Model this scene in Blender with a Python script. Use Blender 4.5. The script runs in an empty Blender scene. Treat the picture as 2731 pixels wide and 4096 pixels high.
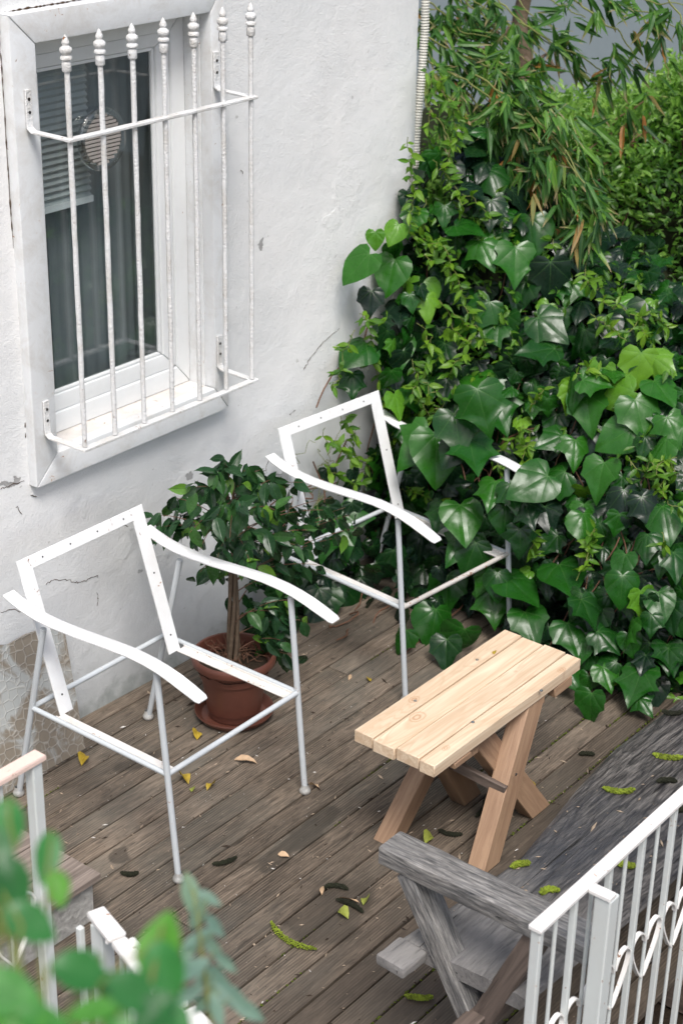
import bpy, bmesh, math, random
import numpy as np
from mathutils import Vector, Matrix, noise

random.seed(7)
rng = np.random.default_rng(7)
S = bpy.context.scene
COL = S.collection
rad = math.radians

# ------------------------------------------------------------------ camera
CAM = Vector((0.0, 0.0, 3.2))
FPX = 6918.0                      # focal length in pixels of the 2731 x 4096 photograph
yaw, pitch, roll = rad(38.02), rad(25.43), rad(1.207)
F_ = Vector((math.cos(yaw)*math.cos(pitch), math.sin(yaw)*math.cos(pitch), -math.sin(pitch)))
r0 = Vector((math.sin(yaw), -math.cos(yaw), 0))
u0 = r0.cross(F_)
R_ = math.cos(roll)*r0 + math.sin(roll)*u0
U_ = -math.sin(roll)*r0 + math.cos(roll)*u0
cd = bpy.data.cameras.new('camera')
cam = bpy.data.objects.new('camera', cd)
COL.objects.link(cam)
cam.matrix_world = Matrix((( R_.x, U_.x, -F_.x, CAM.x), (R_.y, U_.y, -F_.y, CAM.y),
                           (R_.z, U_.z, -F_.z, CAM.z), (0, 0, 0, 1)))
cd.sensor_fit = 'VERTICAL'; cd.sensor_height = 36.0; cd.sensor_width = 24.0
cd.lens = FPX/4096*36.0
cd.clip_start = 0.05; cd.clip_end = 400
cd.dof.use_dof = True; cd.dof.focus_distance = 4.85; cd.dof.aperture_fstop = 4.8
S.camera = cam

# ------------------------------------------------------------------ light
SUN_EL, SUN_AZ = rad(58), rad(228)     # direction the light comes from (azimuth measured from +X towards +Y)
w = bpy.data.worlds.new('World'); S.world = w; w.use_nodes = True
nt = w.node_tree; nt.nodes.clear()
wo = nt.nodes.new('ShaderNodeOutputWorld'); bg = nt.nodes.new('ShaderNodeBackground')
sky = nt.nodes.new('ShaderNodeTexSky'); sky.sky_type = 'NISHITA'; sky.sun_disc = False
sky.sun_elevation = SUN_EL; sky.sun_rotation = math.pi/2 - SUN_AZ
sky.air_density = 1.0; sky.dust_density = 4.0; sky.ozone_density = 0.6
bg.inputs['Strength'].default_value = 0.125
nt.links.new(sky.outputs[0], bg.inputs[0]); nt.links.new(bg.outputs[0], wo.inputs[0])
sl = bpy.data.lights.new('sun', 'SUN'); sl.energy = 2.1; sl.angle = rad(22); sl.color = (1.0, 0.985, 0.965)
sun = bpy.data.objects.new('sun', sl); COL.objects.link(sun)
sd = Vector((math.cos(SUN_AZ)*math.cos(SUN_EL), math.sin(SUN_AZ)*math.cos(SUN_EL), math.sin(SUN_EL)))
sun.rotation_euler = sd.to_track_quat('Z', 'Y').to_euler()
sun.location = (0, -3, 8)
S.view_settings.view_transform = 'Standard'; S.view_settings.look = 'None'
S.view_settings.gamma = 1; S.view_settings.use_curve_mapping = False
S.view_settings.exposure = 0.44

# ------------------------------------------------------------------ measuring helpers: a sight line of the camera meets a world plane
def ray(px, py):
    return F_ + R_*((px-1365.5)/FPX) - U_*((py-2048.0)/FPX)
def onz(px, py, z=0.0):
    d = ray(px, py); return CAM + d*((z-CAM.z)/d.z)
def ony(px, py, y):
    d = ray(px, py); return CAM + d*((y-CAM.y)/d.y)
def onx(px, py, x):
    d = ray(px, py); return CAM + d*((x-CAM.x)/d.x)

# ------------------------------------------------------------------ object helpers
WM = {}     # world matrices of the roots and parts
def tag(o, label=None, cat=None, group=None, kind=None):
    if label: o['label'] = label
    if cat: o['category'] = cat
    if group: o['group'] = group
    if kind: o['kind'] = kind
    return o
def put(o, parent, world):
    COL.objects.link(o); WM[o.name] = world.copy()
    if parent is not None:
        o.parent = parent
        o.matrix_basis = WM[parent.name].inverted() @ world
    else:
        o.matrix_basis = world
    return o
def empty(name, loc, rotz=0.0):
    o = bpy.data.objects.new(name, None); o.empty_display_size = 0.1
    return put(o, None, Matrix.Translation(loc) @ Matrix.Rotation(rotz, 4, 'Z'))
def copy_tree(o, parent=None, world=None):
    c = o.copy(); COL.objects.link(c)
    if parent is not None:
        c.parent = parent; WM[c.name] = WM[parent.name] @ o.matrix_basis
    else:
        c.matrix_basis = world; WM[c.name] = world
    for ch in list(o.children): copy_tree(ch, c)
    return c

class MB:
    """collects pieces of one mesh, in world coordinates"""
    def __init__(s): s.v = []; s.f = []
    def add(s, v, f):
        n = len(s.v); s.v += [Vector(p) for p in v]; s.f += [tuple(i+n for i in q) for q in f]; return s
    def box(s, x0, x1, y0, y1, z0, z1, M=None):
        v = [Vector(p) for p in ((x0,y0,z0),(x1,y0,z0),(x1,y1,z0),(x0,y1,z0),(x0,y0,z1),(x1,y0,z1),(x1,y1,z1),(x0,y1,z1))]
        if M: v = [M @ p for p in v]
        return s.add(v, [(3,2,1,0),(4,5,6,7),(0,1,5,4),(1,2,6,5),(2,3,7,6),(3,0,4,7)])
    def tube(s, pts, r, n=10, cap=True):
        pts = [Vector(p) for p in pts]; rr = r if isinstance(r, (list, tuple)) else [r]*len(pts)
        t = (pts[1]-pts[0]).normalized()
        a = t.orthogonal().normalized(); rings = []
        for i, p in enumerate(pts):
            t = (pts[min(i+1, len(pts)-1)]-pts[max(i-1, 0)]).normalized()
            a = (a - t*a.dot(t)).normalized(); b = t.cross(a)
            rings.append([p + (a*math.cos(k*2*math.pi/n)+b*math.sin(k*2*math.pi/n))*rr[i] for k in range(n)])
        v = [q for R in rings for q in R]; f = []
        for i in range(len(pts)-1):
            for k in range(n):
                f.append((i*n+k, i*n+(k+1) % n, (i+1)*n+(k+1) % n, (i+1)*n+k))
        if cap: f.append(tuple(range(n))[::-1]); f.append(tuple((len(pts)-1)*n+k for k in range(n)))
        return s.add(v, f)
    def ribbon(s, pts, wdt, th, side):
        """flat bar swept along pts; side = unit vector across its width; wdt may be a list"""
        pts = [Vector(p) for p in pts]; side = Vector(side); v = []; f = []
        ww = wdt if isinstance(wdt, (list, tuple)) else [wdt]*len(pts)
        for i, p in enumerate(pts):
            t = (pts[min(i+1, len(pts)-1)]-pts[max(i-1, 0)]).normalized(); up = side.cross(t).normalized()
            for a, b in ((-1,-1),(1,-1),(1,1),(-1,1)): v.append(p + side*a*ww[i]/2 + up*b*th/2)
        for i in range(len(pts)-1):
            for k in range(4): f.append((i*4+k, i*4+(k+1) % 4, (i+1)*4+(k+1) % 4, (i+1)*4+k))
        n = (len(pts)-1)*4; f += [(3,2,1,0), (n, n+1, n+2, n+3)]
        return s.add(v, f)
    def lathe(s, c, prof, n=16, M=None):
        c = Vector(c); v = []; f = []
        for r, z in prof:
            for k in range(n):
                a = 2*math.pi*k/n; v.append(Vector((r*math.cos(a), r*math.sin(a), z)))
        v = [(M @ p if M else p) + c for p in v]
        for i in range(len(prof)-1):
            for k in range(n): f.append((i*n+k, i*n+(k+1) % n, (i+1)*n+(k+1) % n, (i+1)*n+k))
        return s.add(v, f)
    def build(s, name, mat, parent=None, smooth=None, bevel=0, world=None, sub=0):
        """links the mesh; the origin is its middle, or world (then the vertices are local to it)"""
        me = bpy.data.meshes.new(name)
        if world is None:
            lo = Vector([min(p[i] for p in s.v) for i in range(3)]); hi = Vector([max(p[i] for p in s.v) for i in range(3)])
            org = (lo+hi)/2; vs = [p-org for p in s.v]; world = Matrix.Translation(org)
        else: vs = s.v
        me.from_pydata([tuple(p) for p in vs], [], s.f)
        if bevel or True:
            bm = bmesh.new(); bm.from_mesh(me)
            bmesh.ops.recalc_face_normals(bm, faces=bm.faces)
            if bevel:
                ed = [e for e in bm.edges if len(e.link_faces) == 2 and e.calc_face_angle(0) > rad(35)]
                bmesh.ops.bevel(bm, geom=ed, offset=bevel, segments=2 if bevel > .004 else 1, profile=.6, affect='EDGES', clamp_overlap=True)
            bm.to_mesh(me); bm.free()
        me.materials.append(mat)
        o = bpy.data.objects.new(name, me)
        if smooth:
            for p in me.polygons: p.use_smooth = True
            me.set_sharp_from_angle(angle=rad(smooth))
        put(o, parent, world)
        if sub:
            md = o.modifiers.new('sub', 'SUBSURF'); md.levels = sub; md.render_levels = sub
        return o

def frame(p0, p1, up=(0, 0, 1)):
    """matrix whose X runs from p0 to p1 and whose Z is near up"""
    p0 = Vector(p0); x = (Vector(p1)-p0).normalized(); up = Vector(up)
    z = (up - x*up.dot(x)).normalized(); y = z.cross(x)
    return Matrix(((x.x, y.x, z.x, p0.x), (x.y, y.y, z.y, p0.y), (x.z, y.z, z.z, p0.z), (0, 0, 0, 1)))
def plank(name, mat, parent, p0, p1, wdt, th, up=(0, 0, 1), bevel=.003, wob=0.0, ns=1):
    """a board along local X, centred on the line p0-p1"""
    M = frame(p0, p1, up); L = (Vector(p1)-Vector(p0)).length; b = MB()
    v = []; f = []
    for i in range(ns+1):
        x = L*i/ns; d1 = random.uniform(-wob, wob); d2 = random.uniform(-wob, wob)
        for a, c in ((-1,-1),(1,-1),(1,1),(-1,1)): v.append((x, a*wdt/2+(d1 if a < 0 else d2), c*th/2))
    for i in range(ns):
        for k in range(4): f.append((i*4+k, i*4+(k+1) % 4, (i+1)*4+(k+1) % 4, (i+1)*4+k))
    f += [(3,2,1,0), (ns*4, ns*4+1, ns*4+2, ns*4+3)]
    b.add(v, f)
    return b.build(name, mat, parent, bevel=bevel, world=M, smooth=40)

# ------------------------------------------------------------------ materials
class NT:
    def __init__(s, name):
        s.m = bpy.data.materials.new(name); s.m.use_nodes = True; s.t = s.m.node_tree; s.t.nodes.clear()
        s.out = s.n('ShaderNodeOutputMaterial')
    def n(s, typ, **kw):
        nd = s.t.nodes.new(typ)
        for k, v in kw.items():
            if k.startswith('_'): setattr(nd, k[1:], v)
        for k, v in kw.items():
            if not k.startswith('_'): s.set(nd, k, v)
        return nd
    def set(s, nd, k, v):
        i = nd.inputs[int(k[1:])] if (k[0] == 'i' and k[1:].isdigit()) else nd.inputs[k.replace('_', ' ')]
        if isinstance(v, bpy.types.NodeSocket): s.t.links.new(v, i)
        elif isinstance(v, bpy.types.Node): s.t.links.new(v.outputs[0], i)
        else: i.default_value = v
    def math(s, op, a, b=0.0, c=0.0):
        return s.n('ShaderNodeMath', _operation=op, i0=a, i1=b, i2=c).outputs[0]
    def obj(s, scale=(1, 1, 1), rnd=0.0):
        tc = s.n('ShaderNodeTexCoord').outputs['Object']
        if rnd:
            oi = s.n('ShaderNodeObjectInfo').outputs['Random']
            m = s.n('ShaderNodeVectorMath', _operation='SCALE', i0=(rnd, rnd*.37, rnd*.71)); s.t.links.new(oi, m.inputs['Scale'])
            tc = s.n('ShaderNodeVectorMath', _operation='ADD', i0=tc, i1=m.outputs[0]).outputs[0]
        return s.n('ShaderNodeVectorMath', _operation='MULTIPLY', i0=tc, i1=scale).outputs[0]
    def noise(s, vec, scale=1.0, detail=4, rough=.55, dist=0.0):
        return s.n('ShaderNodeTexNoise', Vector=vec, Scale=scale, Detail=detail, Roughness=rough, Distortion=dist).outputs['Fac']
    def ramp(s, fac, *stops, interp='LINEAR'):
        r = s.n('ShaderNodeValToRGB', Fac=fac); e = r.color_ramp.elements; r.color_ramp.interpolation = interp
        while len(e) < len(stops): e.new(.5)
        for el, (p, c) in zip(e, stops):
            el.position = p; el.color = (*c, 1) if hasattr(c, '__len__') else (c, c, c, 1)
        return r.outputs[0]
    def mix(s, f, a, b, mode='MIX'):
        nd = s.n('ShaderNodeMix', _data_type='RGBA', _blend_type=mode)
        for i, v in ((0, f), (6, a), (7, b)):
            if isinstance(v, bpy.types.NodeSocket): s.t.links.new(v, nd.inputs[i])
            else: nd.inputs[i].default_value = (*v, 1) if hasattr(v, '__len__') and len(v) == 3 else v
        return nd.outputs[2]
    def bump(s, h, strength=.5, dist=.01, normal=None):
        b = s.n('ShaderNodeBump', Height=h, Strength=strength, Distance=dist)
        if normal is not None: s.t.links.new(normal, b.inputs['Normal'])
        return b.outputs[0]
    def pbr(s, col, rough=.5, normal=None, spec=.5, **kw):
        p = s.n('ShaderNodeBsdfPrincipled')
        for k, v in dict(Base_Color=col, Roughness=rough, **kw).items():
            if k == 'Base_Color' and not isinstance(v, bpy.types.NodeSocket): v = (*v, 1)
            s.set(p, k, v)
        p.inputs['Specular IOR Level'].default_value = spec
        if normal is not None: s.t.links.new(normal, p.inputs['Normal'])
        return p.outputs[0]
    def done(s, sh): s.t.links.new(sh, s.out.inputs[0]); return s.m

def m_stucco():
    s = NT('stucco'); v = s.obj()
    big = s.noise(v, 1.6, 5, .6, .3); mid = s.noise(v, 9, 6, .62, .2); fine = s.noise(v, 190, 4, .7)
    pos = s.n('ShaderNodeNewGeometry').outputs['Position']
    wob = s.n('ShaderNodeVectorMath', _operation='ADD', i0=pos, i1=s.n('ShaderNodeVectorMath', _operation='SCALE',
          i0=s.n('ShaderNodeTexNoise', Vector=pos, Scale=13.0, Detail=8, Roughness=.65).outputs['Color'], Scale=.11).outputs[0]).outputs[0]
    def spots_(lst, lo, hi):
        acc = None
        for (px, py, rx, rz) in lst:
            c = ony(px, py, 3.79)
            d = s.n('ShaderNodeVectorMath', _operation='MULTIPLY', i0=s.n('ShaderNodeVectorMath', _operation='SUBTRACT', i0=wob, i1=(c.x+.055, 0, c.z+.055)).outputs[0], i1=(1/rx, 0, 1/rz))
            m = s.ramp(s.n('ShaderNodeVectorMath', _operation='LENGTH', i0=d.outputs[0]).outputs['Value'], (lo, 1.0), (hi, 0.0))
            acc = m if acc is None else s.math('MAXIMUM', acc, m)
        return acc
    patch = spots_(((1390, 760, .10, .13), (1330, 880, .06, .05), (640, 2175, .11, .085), (760, 1950, .10, .09), (500, 2200, .05, .05), (1180, 1750, .07, .10), (330, 2030, .02, .03), (1130, 1700, .05, .05)), .6, 1.05)
    bare = spots_(((1120, 1930, .085, .045), (1040, 985, .016, .022), (25, 1930, .05, .012), (765, 1903, .018, .014), (690, 2150, .022, .016), (560, 2290, .012, .01), (850, 2310, .04, .02), (1045, 965, .01, .008)), .93, 1.0)
    col = s.mix(s.ramp(big, (.35, 0.0), (.68, 1.0)), (.77, .785, .785), (.84, .84, .83))
    col = s.mix(s.math('MULTIPLY', patch, .6), col, (.85, .86, .85))
    col = s.mix(s.math('MULTIPLY', bare, .9), col, s.ramp(mid, (.3, (.25, .24, .23)), (.7, (.50, .50, .50))))
    # dirty, damp foot of the wall with an uneven edge
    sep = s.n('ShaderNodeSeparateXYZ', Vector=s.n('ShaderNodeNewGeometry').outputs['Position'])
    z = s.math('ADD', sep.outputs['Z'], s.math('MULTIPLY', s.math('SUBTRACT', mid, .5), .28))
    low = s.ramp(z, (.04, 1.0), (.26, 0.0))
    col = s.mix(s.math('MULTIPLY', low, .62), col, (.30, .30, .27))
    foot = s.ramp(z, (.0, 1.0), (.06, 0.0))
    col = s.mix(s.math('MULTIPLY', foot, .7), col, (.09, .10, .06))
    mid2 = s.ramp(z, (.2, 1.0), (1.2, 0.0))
    col = s.mix(s.math('MULTIPLY', mid2, .38), col, (.52, .575, .615))  # lower wall tinted cool: bluish shade put into the colour
    spots = s.ramp(s.noise(v, 34, 2, .5, .4), (.735, 0.0), (.76, 1.0))
    col = s.mix(s.math('MULTIPLY', spots, .45), col, (.33, .32, .30))
    rougharea = s.math('MAXIMUM', s.ramp(s.noise(v, 2.3, 3, .5, .6), (.5, .13), (.66, .60)), s.math('MULTIPLY', patch, .5))
    gr = s.noise(v, 95, 7, .8, .15)
    h = s.math('ADD', s.math('MULTIPLY', mid, .55), s.math('MULTIPLY', s.math('MULTIPLY', gr, rougharea), .62))
    h = s.math('ADD', h, s.math('MULTIPLY', fine, .16))
    h = s.math('SUBTRACT', s.math('ADD', h, s.math('MULTIPLY', patch, .10)), s.math('MULTIPLY', bare, .5))
    return s.done(s.pbr(col, .85, s.bump(h, .75, .013), .25))
def m_paint(name, c=(.80, .80, .79), rough=.38, rust=.02, bump=.25, bscale=90, dirt=.3):
    s = NT(name); v = s.obj(rnd=7.3)
    n1 = s.noise(v, 9, 6, .7, .5); n2 = s.noise(v, bscale, 3, .6)
    chips = s.ramp(s.noise(v, 38, 5, .68, .8), (.70-rust, 0.0), (.715-rust, 1.0))
    halo = s.ramp(s.noise(v, 38, 5, .68, .8), (.63-rust, 0.0), (.71-rust, 1.0))
    col = s.mix(s.math('MULTIPLY', s.ramp(n1, (.45, 0.0), (.7, 1.0)), dirt), c, (.50, .47, .42))
    col = s.mix(s.math('MULTIPLY', halo, .16), col, (.62, .42, .28))
    col = s.mix(chips, col, s.ramp(n1, (.3, (.09, .045, .025)), (.6, (.32, .13, .05))))
    h = s.math('SUBTRACT', n2, s.math('MULTIPLY', chips, .8))
    return s.done(s.pbr(col, s.mix(chips, (rough,)*3, (.8,)*3), s.bump(h, bump, .003), .5))
def m_wood(name, dark, light, scale=(1.6, 34, 34), rough=.7, bump=.4, contrast=(.3, .72), patch=None, patch_amt=.5, groove=0.0,
           rings=0.0, spec=.35, specks=None, crack=0.0, rnd=11.0, var=.0, dist=1.2):
    s = NT(name); v0 = s.obj(rnd=rnd)
    v = s.n('ShaderNodeVectorMath', _operation='MULTIPLY', i0=v0, i1=scale).outputs[0]
    g = s.noise(v, 1.0, 8, .68, dist)
    col = s.mix(s.ramp(g, (contrast[0], 0.0), (contrast[1], 1.0)), dark, light)
    h = g
    if rings:
        vr = s.n('ShaderNodeVectorMath', _operation='MULTIPLY', i0=v0, i1=(1.0, 9.0, 9.0)).outputs[0]
        rr = s.noise(vr, 1.0, 3, .5, .9)
        wv = s.math('SINE', s.math('MULTIPLY', rr, 95.0))
        wv = s.ramp(wv, (.0, 0.0), (1.0, 1.0))
        col = s.mix(s.math('MULTIPLY', wv, rings), col, dark)
        vk = s.n('ShaderNodeTexVoronoi', Vector=s.n('ShaderNodeVectorMath', _operation='MULTIPLY', i0=v0, i1=(3.1, 8.0, 8.0)).outputs[0], Scale=1.0)
        kn = s.ramp(vk.outputs['Distance'], (.0, 1.0), (.16, .25), (.22, 0.0))
        kk = s.math('MULTIPLY', kn, s.math('ADD', .55, s.math('MULTIPLY', s.math('SINE', s.math('MULTIPLY', vk.outputs['Distance'], 130.0)), .45)))
        col = s.mix(s.math('MULTIPLY', kk, .55), col, tuple(c*.55 for c in dark))
        h = s.math('ADD', h, s.math('MULTIPLY', wv, .12))
    if patch:
        pn = s.ramp(s.noise(v0, 2.2, 5, .6, .6), (.42, 0.0), (.66, 1.0))
        col = s.mix(s.math('MULTIPLY', pn, patch_amt), col, patch)
    if var:
        oi = s.n('ShaderNodeObjectInfo').outputs['Random']
        col = s.mix(1.0, col, s.ramp(oi, (0.0, 1-var), (1.0, 1+var)), 'MULTIPLY')
    if crack:
        vc = s.n('ShaderNodeVectorMath', _operation='MULTIPLY', i0=v0, i1=(2.2, 60, 60)).outputs[0]
        c2 = s.ramp(s.noise(vc, 1.0, 5, .6, .8), (.30, 1.0), (.36, 0.0))
        col = s.mix(s.math('MULTIPLY', c2, crack), col, tuple(c*.22 for c in dark)); h = s.math('SUBTRACT', h, s.math('MULTIPLY', c2, .8))
    if groove:
        sep = s.n('ShaderNodeSeparateXYZ', Vector=s.n('ShaderNodeTexCoord').outputs['Object'])
        gw = s.math('SINE', s.math('MULTIPLY', sep.outputs['Y'], 2*math.pi/.0089))
        wear = s.ramp(s.noise(v0, 3.4, 4, .6), (.36, .0), (.6, 1.0))
        gm = s.math('MULTIPLY', s.ramp(gw, (.05, 1.0), (.6, 0.0)), wear)
        col = s.mix(s.math('MULTIPLY', gm, groove), col, tuple(c*.35 for c in dark))
        h = s.math('SUBTRACT', h, s.math('MULTIPLY', gm, .3))
    if rough != .5 and patch and crack:
        fn = s.noise(s.n('ShaderNodeVectorMath', _operation='MULTIPLY', i0=v0, i1=(26, 190, 190)).outputs[0], 1.0, 4, .7)
        col = s.mix(1.0, col, s.ramp(fn, (.3, .62), (.7, 1.38)), 'MULTIPLY'); h = s.math('ADD', h, s.math('MULTIPLY', fn, .5))
    if specks:
        sp = s.ramp(s.noise(s.obj(rnd=3.0), 120, 2, .5, 1.0), (.745, 0.0), (.76, 1.0))
        col = s.mix(s.math('MULTIPLY', sp, .6), col, specks)
    return s, v0, col, h, rough, bump, spec
def fin(t, rough=None):
    s, v0, col, h, rg, bump, spec = t
    return s.done(s.pbr(col, rough if rough is not None else rg, s.bump(h, bump, .004), spec))

def m_slab(t):
    s, v0, col, h, rg, bump, spec = t
    pos = s.n('ShaderNodeNewGeometry').outputs['Position']
    x = s.math('ADD', s.n('ShaderNodeSeparateXYZ', Vector=pos).outputs['X'], s.math('MULTIPLY', s.noise(s.n('ShaderNodeVectorMath', _operation='MULTIPLY', i0=pos, i1=(2, 9, 1)).outputs[0], 1.0, 5), 1.3))
    dry = s.n('ShaderNodeMapRange', Value=x, From_Min=3.35, From_Max=3.95, To_Min=1.0, To_Max=0.0).outputs[0]
    lite = s.mix(s.ramp(h, (.25, 0.0), (.75, 1.0)), (.075, .075, .078), (.30, .29, .28))
    col = s.mix(s.math('MULTIPLY', dry, .8), col, lite)
    return s.done(s.pbr(col, s.mix(dry, (.38,)*3, (.65,)*3), s.bump(h, bump, .004), spec))

def m_pine(t):
    s, v0, col, h, rg, bump, spec = t
    pos = s.n('ShaderNodeNewGeometry').outputs['Position']
    for (px, py, r_) in ((1655, 2802, .020), (1668, 2870, .030), (1782, 2995, .014), (2243, 2682, .016), (1520, 2962, .008), (2060, 2690, .007)):
        c = onz(px, py, .47)
        d = s.n('ShaderNodeVectorMath', _operation='MULTIPLY', i0=s.n('ShaderNodeVectorMath', _operation='SUBTRACT', i0=pos, i1=tuple(c)).outputs[0], i1=(.62/r_, 1/r_, .0))
        ln = s.math('ADD', s.n('ShaderNodeVectorMath', _operation='LENGTH', i0=d.outputs[0]).outputs['Value'], s.math('MULTIPLY', s.noise(pos, 40, 3), .35))
        ring = s.math('ADD', .55, s.math('MULTIPLY', s.math('SINE', s.math('MULTIPLY', ln, 17.0)), .45))
        m = s.math('MULTIPLY', s.ramp(ln, (.15, 1.0), (.75, .75), (1.0, 0.0)), ring)
        col = s.mix(s.math('MULTIPLY', m, .75), col, (.40, .20, .095))
    return s.done(s.pbr(col, rg, s.bump(h, bump, .004), spec))

def m_deck():
    t = m_wood('deck_wood', (.038, .030, .023), (.275, .218, .166), scale=(8.5, 85, 85), rough=.62, bump=.6, contrast=(.30, .68),
               patch=(.110, .106, .090), patch_amt=.6, groove=.5, specks=(.5, .46, .40), var=.30, rnd=17.0)
    s, v0, col, h, rg, bump, spec = t
    # damp stains of their own shape on the boards, and moss in places
    pos = s.n('ShaderNodeNewGeometry').outputs['Position']
    sh = s.n('ShaderNodeVectorMath', _operation='ADD', i0=pos,
             i1=s.n('ShaderNodeVectorMath', _operation='SCALE', i0=s.n('ShaderNodeTexNoise', Vector=pos, Scale=7.0, Detail=4).outputs['Color'], Scale=.16).outputs[0]).outputs[0]
    wet = None
    for (px, py, rx, ry) in ((1180, 3360, .20, .055), (1290, 3290, .12, .05), (1110, 3440, .07, .04), (1230, 3680, .10, .05), (1330, 3650, .2, .10), (560, 3050, .10, .045), (480, 3430, .05, .035)):
        c = onz(px, py, 0)
        d = s.n('ShaderNodeVectorMath', _operation='MULTIPLY', i0=s.n('ShaderNodeVectorMath', _operation='SUBTRACT', i0=sh, i1=(c.x+.08, c.y+.08, .08)).outputs[0], i1=(1/rx, 1/ry, 0))
        ln = s.n('ShaderNodeVectorMath', _operation='LENGTH', i0=d.outputs[0]).outputs['Value']
        m = s.ramp(ln, (.75, 1.0), (1.1, 0.0)); wet = m if wet is None else s.math('MAXIMUM', wet, m)
    col = s.mix(s.math('MULTIPLY', wet, .62), col, (.035, .030, .024))
    # the boards by the bench are darker with damp
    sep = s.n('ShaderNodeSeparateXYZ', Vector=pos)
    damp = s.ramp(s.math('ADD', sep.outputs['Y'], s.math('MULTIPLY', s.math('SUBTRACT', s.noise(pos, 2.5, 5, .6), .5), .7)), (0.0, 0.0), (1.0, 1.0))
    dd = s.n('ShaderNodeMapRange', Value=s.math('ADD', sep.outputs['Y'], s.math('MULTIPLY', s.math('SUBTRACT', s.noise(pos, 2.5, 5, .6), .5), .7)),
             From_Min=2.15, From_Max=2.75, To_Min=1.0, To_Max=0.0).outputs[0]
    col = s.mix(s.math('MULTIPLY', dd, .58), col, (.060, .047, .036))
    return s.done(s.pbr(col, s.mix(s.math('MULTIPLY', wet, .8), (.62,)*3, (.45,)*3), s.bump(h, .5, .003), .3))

def m_leaf(name, stops, rough=.32, vein=None, veins=0, trans=.22, bump=.3, tip=None):
    s = NT(name)
    a = s.n('ShaderNodeAttribute', _attribute_name='rnd', _attribute_type='GEOMETRY').outputs['Fac']
    uv = s.n('ShaderNodeUVMap', _uv_map='UVMap').outputs[0]
    col = s.ramp(a, *stops)
    sep = s.n('ShaderNodeSeparateXYZ', Vector=uv)
    x, y = sep.outputs['X'], sep.outputs['Y']
    r2 = s.math('SQRT', s.math('ADD', s.math('MULTIPLY', x, x), s.math('MULTIPLY', y, y)))
    if veins:
        ang = s.math('ARCTAN2', x, y)
        d = s.math('MULTIPLY', r2, s.math('DIVIDE', s.math('ABSOLUTE', s.math('SINE', s.math('MULTIPLY', ang, float(veins)))), float(veins)))
        vm = s.math('MULTIPLY', s.ramp(d, (.0, 1.0), (.009, 0.0)), s.ramp(r2, (.0, 1.0), (.9, .0)))
    else:
        d = s.math('ABSOLUTE', x)
        vm = s.ramp(d, (.0, 1.0), (.018, 0.0))
    if vein: col = s.mix(s.math('MULTIPLY', vm, .62), col, vein)
    sc = s.n('ShaderNodeVectorMath', _operation='ADD', i0=uv, i1=s.n('ShaderNodeCombineXYZ', X=s.math('MULTIPLY', a, 37.0), Y=s.math('MULTIPLY', a, 91.0)).outputs[0]).outputs[0]
    bl = s.noise(sc, 3.5, 4, .6)
    col = s.mix(s.math('MULTIPLY', s.ramp(bl, (.35, 1.0), (.6, 0.0)), .35), col, s.mix(1.0, col, (.55, .6, .6), 'MULTIPLY'))
    if tip:
        tm = s.math('MULTIPLY', s.ramp(y, (.6, 0.0), (.95, 1.0)), s.ramp(s.math('FRACT', s.math('MULTIPLY', a, 61.0)), (.55, 0.0), (.62, 1.0)))
        col = s.mix(tm, col, tip)
    h = s.math('SUBTRACT', s.math('MULTIPLY', s.noise(sc, 3.2, 3, .5), .7), s.math('MULTIPLY', s.ramp(d, (.0, 1.0), (.09 if veins else .03, 0.0)), .9 if veins else .5))
    nrm = s.bump(h, bump*1.6, .0045 if veins else .006)
    p = s.pbr(col, s.ramp(s.noise(sc, 4, 2), (.3, rough*.8), (.7, rough*1.35)), nrm, .38)
    tr = s.n('ShaderNodeBsdfTranslucent', Color=s.mix(1.0, col, (1.7, 1.9, .8), 'MULTIPLY'), Normal=nrm).outputs[0]
    mx = s.n('ShaderNodeMixShader', Fac=trans, i1=p, i2=tr).outputs[0]
    return s.done(mx)
def m_plain(name, c, rough=.5, bump=0, bscale=60, var=.25, spec=.5, metal=0):
    s = NT(name); v = s.obj(rnd=5.0); n = s.noise(v, bscale, 5, .6, .3); n2 = s.noise(v, bscale*.13, 4, .6)
    f = s.math('ADD', s.math('MULTIPLY', n, .5), s.math('MULTIPLY', n2, .5))
    col = s.mix(1.0, c, s.ramp(f, (.3, 1-var), (.7, 1+var)), 'MULTIPLY')
    return s.done(s.pbr(col, rough, s.bump(n, bump, .006) if bump else None, spec, Metallic=metal))
def m_glass(name, tint=(.85, .93, .92), refl=1.0):
    s = NT(name)
    g_ = s.n('ShaderNodeNewGeometry')
    dt = s.n('ShaderNodeVectorMath', _operation='DOT_PRODUCT', i0=g_.outputs['Incoming'], i1=g_.outputs['Normal']).outputs['Value']
    fr = s.math('ADD', .035, s.math('MULTIPLY', .965, s.math('POWER', s.math('SUBTRACT', 1.0, s.math('ABSOLUTE', dt)), 5.0)))
    t = s.n('ShaderNodeBsdfTransparent', Color=(*tint, 1)).outputs[0]
    g = s.n('ShaderNodeBsdfGlossy', Roughness=.02, Color=(1, 1, 1, 1)).outputs[0]
    return s.done(s.n('ShaderNodeMixShader', Fac=s.math('MULTIPLY', fr, refl), i1=t, i2=g).outputs[0])
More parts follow.
